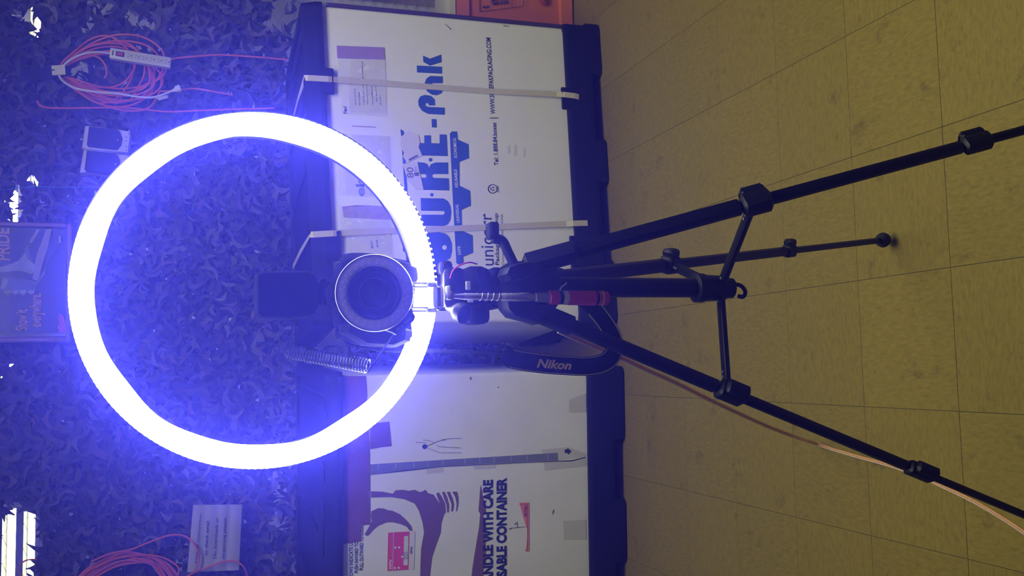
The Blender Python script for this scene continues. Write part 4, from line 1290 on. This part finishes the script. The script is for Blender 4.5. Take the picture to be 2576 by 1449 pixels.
# ring flash on the lens, its controller in the shoe and the coiled lead
RY = 1.282
rf = thing('ring_flash', 'round frosted macro ring flash with coiled lead fitted on the camera lens', 'flash', px(942, 737, RY))
rc_ = px(942, 737, RY)
k_ = (rc_ - CAM).dot(FWD) / FPX
def rprof(prof, name, mt):
    return MB().lathe(rc_, (CAM - rc_).normalized(), prof, 56, caps=False).build(name, mt, rf, True)
rprof([(-0.022, 63 * k_), (-0.022, 95 * k_), (-0.006, 98 * k_), (0.000, 98 * k_), (0.003, 96.5 * k_), (0.001, 95 * k_), (-0.002, 94 * k_), (-0.002, 66 * k_), (0.000, 64 * k_), (0.000, 62 * k_), (-0.010, 61.5 * k_), (-0.022, 63 * k_)], 'housing', mat('frosted_clear_plastic', (0.60, 0.60, 0.65), 0.25, var=0.04))
rprof([(-0.003, 66 * k_), (0.0005, 67 * k_), (0.0018, 72 * k_), (0.0018, 88 * k_), (0.0005, 93 * k_), (-0.003, 94 * k_), (-0.003, 66 * k_)], 'diffuser', mat('frosted_diffuser', (0.60, 0.59, 0.60), 0.4, var=0.05))
ledm = MB()
axn = (CAM - rc_).normalized()
uu = axn.orthogonal().normalized()
ww = axn.cross(uu)
for rad, cnt, ph in ((84, 28, 0.0), (75, 26, 0.1)):
    for j in range(cnt):
        a = 2 * math.pi * j / cnt + ph
        ledm.box(rc_ + (uu * math.cos(a) + ww * math.sin(a)) * rad * k_ + axn * 0.0018, (0.0019, 0.0019, 0.0013), (uu, ww, axn))
lo = ledm.build('led_dots', mat('pale_led', (0.85, 0.80, 0.70), 0.4), rf)
lo['kind'] = 'stuff'
pts = [px(x, y, RY + 0.004) for x, y in ((1032, 774), (1045, 796), (1042, 806), (1017, 831), (998, 842), (988, 836), (972, 831), (1000, 812), (1022, 790))]
MB().prism(pts, V(0, 0.014, 0)).build('control_box', BLACK, rf)
RF = Face(V(0, RY + 0.003, 0), V(0, -1, 0), V(1, 0, 0))
RF.text('Ring Flash', (1001, 833), (1036, 803), (997, 828), 'control_lettering', mat('dim_white_print', (0.2, 0.2, 0.25), 0.6), rf, 0.01, 0.1, lift=0.0006)
# controller body in the hot shoe
pts = [px(x, y, 1.385) for x, y in ((642, 690), (655, 681), (780, 680), (797, 690), (802, 705), (802, 775), (796, 790), (782, 798), (720, 801), (655, 800), (642, 790))]
c = sum(pts, V(0, 0, 0)) / len(pts)
ct = MB().loft([[p.lerp(c, 0.08) for p in pts], [p + V(0, 0.006, 0) for p in pts], [p + V(0, 0.034, 0) for p in pts], [p.lerp(c, 0.06) + V(0, 0.04, 0) for p in pts]]).build('shoe_controller', BODYB, rf, True)
pbox(796, 708, 832, 762, 1.39, 0.032, 0.005, 'shoe_foot', BODYB, ct)
pbox(810, 700, 822, 770, 1.386, 0.04, 0.003, 'locking_wheel', BODYB, ct)
# coiled lead
a0, a1 = px(926, 921, 1.33), px(728, 884, 1.39)
axh = (a1 - a0).normalized()
u_ = axh.cross(V(0, 1, 0)).normalized()
v__ = axh.cross(u_)
hp = [px(990, 843, RY + .012), px(980, 857, 1.30), px(972, 866, 1.31), px(950, 902, 1.325), px(924, 938, 1.33)]
NT = 27
for k in range(NT * 10):
    f = k / (NT * 10)
    th_ = 2 * math.pi * k / 10 + math.pi / 2
    r_ = 0.0098
    hp.append(a0 + (a1 - a0) * f + (u_ * math.cos(th_) + v__ * math.sin(th_)) * r_ + V(0, 0, 0))
hp += [a1 + V(0, 0.01, 0), px(735, 830, 1.41), px(740, 795, 1.41)]
MB().tube(hp, 0.0013, 5).build('coiled_lead', mat('glossy_black_lead', (0.005, 0.005, 0.007), 0.45, spec=0.12), rf, True)

# ================================================================== RING LIGHT AND ITS STICK
RC = px(657, 731, 1.38)
rn = (CAM - RC).normalized()
KR = (RC - CAM).dot(FWD) / FPX           # metres per photo pixel at the ring
ru = V(1, 0, 0) - rn * rn.x
ru.normalize()                            # world right
rv = rn.cross(ru).normalized()            # world up
if rv.z < 0:
    rv = -rv
rl = thing('ring_light', 'large glowing white led hoop light held up by the pink selfie stick', 'ring light', RC - rv * 446 * KR)
LIT = mat('lit_led_band', (0.9, 0.9, 0.95), 0.5, emit=(0.80, 0.80, 1.0), estr=RING_STRENGTH)
BEAD = mat('lit_led_bead', (0.9, 0.9, 0.95), 0.4, emit=(0.80, 0.82, 1.0), estr=RING_STRENGTH * 0.06)
BEAD.cycles.emission_sampling = 'NONE'
HOOP = mat('dark_hoop_plastic', (0.03, 0.03, 0.05), 0.5, var=0.2)


def rp(a, r, d=0.0):
    """point on the hoop; a=0 is world right, pi/2 world up; r in photo pixels; d towards the camera"""
    return RC + (ru * math.cos(a) + rv * math.sin(a)) * (r * KR) + rn * d


NB = 160
rings = []
random.seed(3)
for i in range(NB):
    a = 2 * math.pi * i / NB
    deg = math.degrees(a) % 360
    ro, ri = 445.0, 389.0 + 2.5 * math.sin(a * 8) + 1.5 * math.sin(a * 13 + 1)
    if 274 < deg < 304:                    # a stretch where the strip sits narrower and bares the bead row
        ro, ri = 435.0, 399.0
    elif 304 <= deg < 352:
        ro = 436.5 + (deg - 304) * 8.5 / 48
    rings.append([rp(a, ri, 0.0), rp(a, ri, 0.008), rp(a, (ri * 2 + ro) / 3, 0.011), rp(a, (ri + 2 * ro) / 3, 0.011), rp(a, ro, 0.008), rp(a, ro, 0.0)])
rings.append(rings[0])
MB().loft(rings, caps=False).build('light_band', LIT, rl, True)
rings = []
for i in range(97):
    a = 2 * math.pi * i / 96
    deg = math.degrees(a) % 360
    low = max(0.0, 1 - abs(((deg - 318 + 180) % 360) - 180) / 60)      # the strip leaves the rim bare low on the right
    hin = 394 - 14 * min(1, low * 2)
    hou = 445 + 8 * min(1, max(0.0, 1 - abs(((deg - 10 + 180) % 360) - 180) / 100) * 2)
    rings.append([rp(a, hin, -0.018), rp(a, hin + 1, -0.002), rp(a, hou - 3, -0.002), rp(a, hou, -0.004), rp(a, hou, -0.018)])
MB().loft(rings, caps=False).build('hoop', HOOP, rl, True)
bd = MB()
for i in range(190):
    a = 2 * math.pi * i / 190
    e1 = -ru * math.sin(a) + rv * math.cos(a)
    e2 = ru * math.cos(a) + rv * math.sin(a)
    bd.box(rp(a, 445.5, 0.0010), (0.0026, 0.0024, 0.003), (e1, e2, rn))
bo = bd.build('led_beads', BEAD, rl)
bo['kind'] = 'stuff'

st = thing('selfie_stick', 'steel selfie stick with pink foam handle holding the ring light', 'selfie stick', px(1528, 750, 1.31))
SYY = 1.31
S = lambda x, o=0.0, Y=SYY: px(x, 745.5 + (x - 1120) * 0.0115 + o, Y)
kk = (S(1300) - CAM).dot(FWD) / FPX
sx = (S(1500) - S(1200)).normalized()
L_at = lambda x: (S(x) - S(1120)).length


def seg(x0, x1, r0, r1, name, mt, parent=st, n=24):
    L = (S(x1) - S(x0)).length
    e = min(0.0015, L * 0.2)
    return MB().lathe(S(x0), sx, [(0, r0 * 0.8 * kk), (e, r0 * kk), (L - e, r1 * kk), (L, r1 * 0.8 * kk)], n).build(name, mt, parent, True)


seg(1165, 1262, 8.5, 8.5, 'shaft_section', CHROME)
seg(1260, 1352, 10, 10, 'shaft_section', CHROME)
kn = seg(1345, 1382, 12, 14, 'shaft_collar', CHROME)
for j in range(4):
    for a in range(10):
        th_ = a * 0.628
        u1 = sx.orthogonal().normalized()
        pass
seg(1380, 1406, 18.5, 19, 'handle_ring', FOAMPINK)
seg(1404, 1416, 17.5, 17.5, 'black_band', BLACK)
seg(1414, 1429, 18, 18, 'cream_band', CREAM)
seg(1427, 1498, 19, 19, 'handle', FOAMPINK)
seg(1497, 1504, 18, 18, 'black_band', BLACK)
seg(1503, 1512, 18.8, 18.8, 'handle_ring', FOAMPINK)
seg(1511, 1515, 18.2, 18.2, 'cream_band', CREAM)
seg(1514, 1529, 19, 17, 'handle_cap', FOAMPINK)
CLIP = mat('clip_white_plastic', (0.72, 0.72, 0.74), 0.3, var=0.03)
# swivel joint and cradle
MB().tube([S(1118), S(1142), S(1170)], [7 * kk, 5.5 * kk, 8 * kk], 14).build('swivel', CHROME, st, True)
MB().box(S(1131, -2), (0.012, 0.014, 0.010), None, 0.003).build('swivel_screw', CHROME, st, True)
pbox(1124, 718, 1135, 737, 1.318, 0.012, 0.002, 'thumb_screw', CLIP, st)
cr = pbox(1091, 716, 1118, 778, 1.325, 0.024, 0.006, 'cradle', CLIP, st)
pbox(1074, 709, 1100, 722, 1.322, 0.022, 0.004, 'cradle_jaw', CLIP, cr)
pbox(1074, 775, 1100, 786, 1.322, 0.022, 0.004, 'cradle_jaw', CLIP, cr)
for y0, y1 in ((709, 715), (719, 724), (772, 776), (780, 785)):
    pbox(1030, y0, 1078, y1, 1.328, 0.008, 0.002, 'cradle_arm', CLIP, cr)
# thin white lead curled round the shaft
pts = []
for k in range(7 * 8):
    x = 1200 + k * 100 / 56
    a = k * 2 * math.pi / 8
    pts.append(S(x) + V(math.cos(a) * 9.6 * kk, math.sin(a) * 9.6 * kk, 0))
pts += spline([S(1302, -9), S(1320, -11), S(1345, -8), S(1362, -10)], 4)
MB().tube(pts, 0.0006, 5).build('curled_lead', mat('white_lead', (0.7, 0.7, 0.7), 0.4), st, True)
MB().tube(spline([S(1408, -18), S(1412, -26), S(1420, -33), S(1425, -38)], 4), 0.0011, 5).build('loop_end', mat('white_lead', (0.7, 0.7, 0.7), 0.4), st, True)

# ================================================================== COPPER ZIP CORD
zc_ = thing('speaker_wire', 'clear copper coloured twin wire trailing beside a tripod leg across the floor', 'wire', pz(2576, 1342, 0))
COPPER = mat('copper_in_clear_vinyl', (0.80, 0.40, 0.17), 0.25, 0.1, var=0.3, vscale=200)
SILV = mat('tinned_in_clear_vinyl', (0.62, 0.44, 0.36), 0.25, 0.1, var=0.3, vscale=200)
path = [px(1405, 832, 1.385), px(1450, 852, 1.40), px(1510, 878, 1.44), px(1575, 906, 1.48), px(1640, 936, 1.53), px(1700, 963, 1.57), px(1780, 1003, 1.63), px(1850, 1036, 1.69), px(1930, 1072, 1.78), px(2000, 1099, 1.86)]
fl = [(2075, 1124), (2150, 1147), (2220, 1166), (2300, 1192), (2380, 1228), (2450, 1262), (2520, 1303), (2580, 1343), (2680, 1420)]
path += [pz(2040, 1112, 0.05)] + [pz(x, y, 0.003) for x, y in fl]
sp_ = spline(path, 7)
for s, mt_ in ((-1, COPPER), (1, SILV)):
    pts = []
    for i, p in enumerate(sp_):
        t_ = (sp_[min(i + 1, len(sp_) - 1)] - sp_[max(i - 1, 0)]).normalized()
        sd = t_.cross((CAM - p).normalized()).normalized()
        pts.append(p + sd * 0.0021 * s)
    MB().tube(pts, 0.0021, 6).build('conductor', mt_, zc_, True)
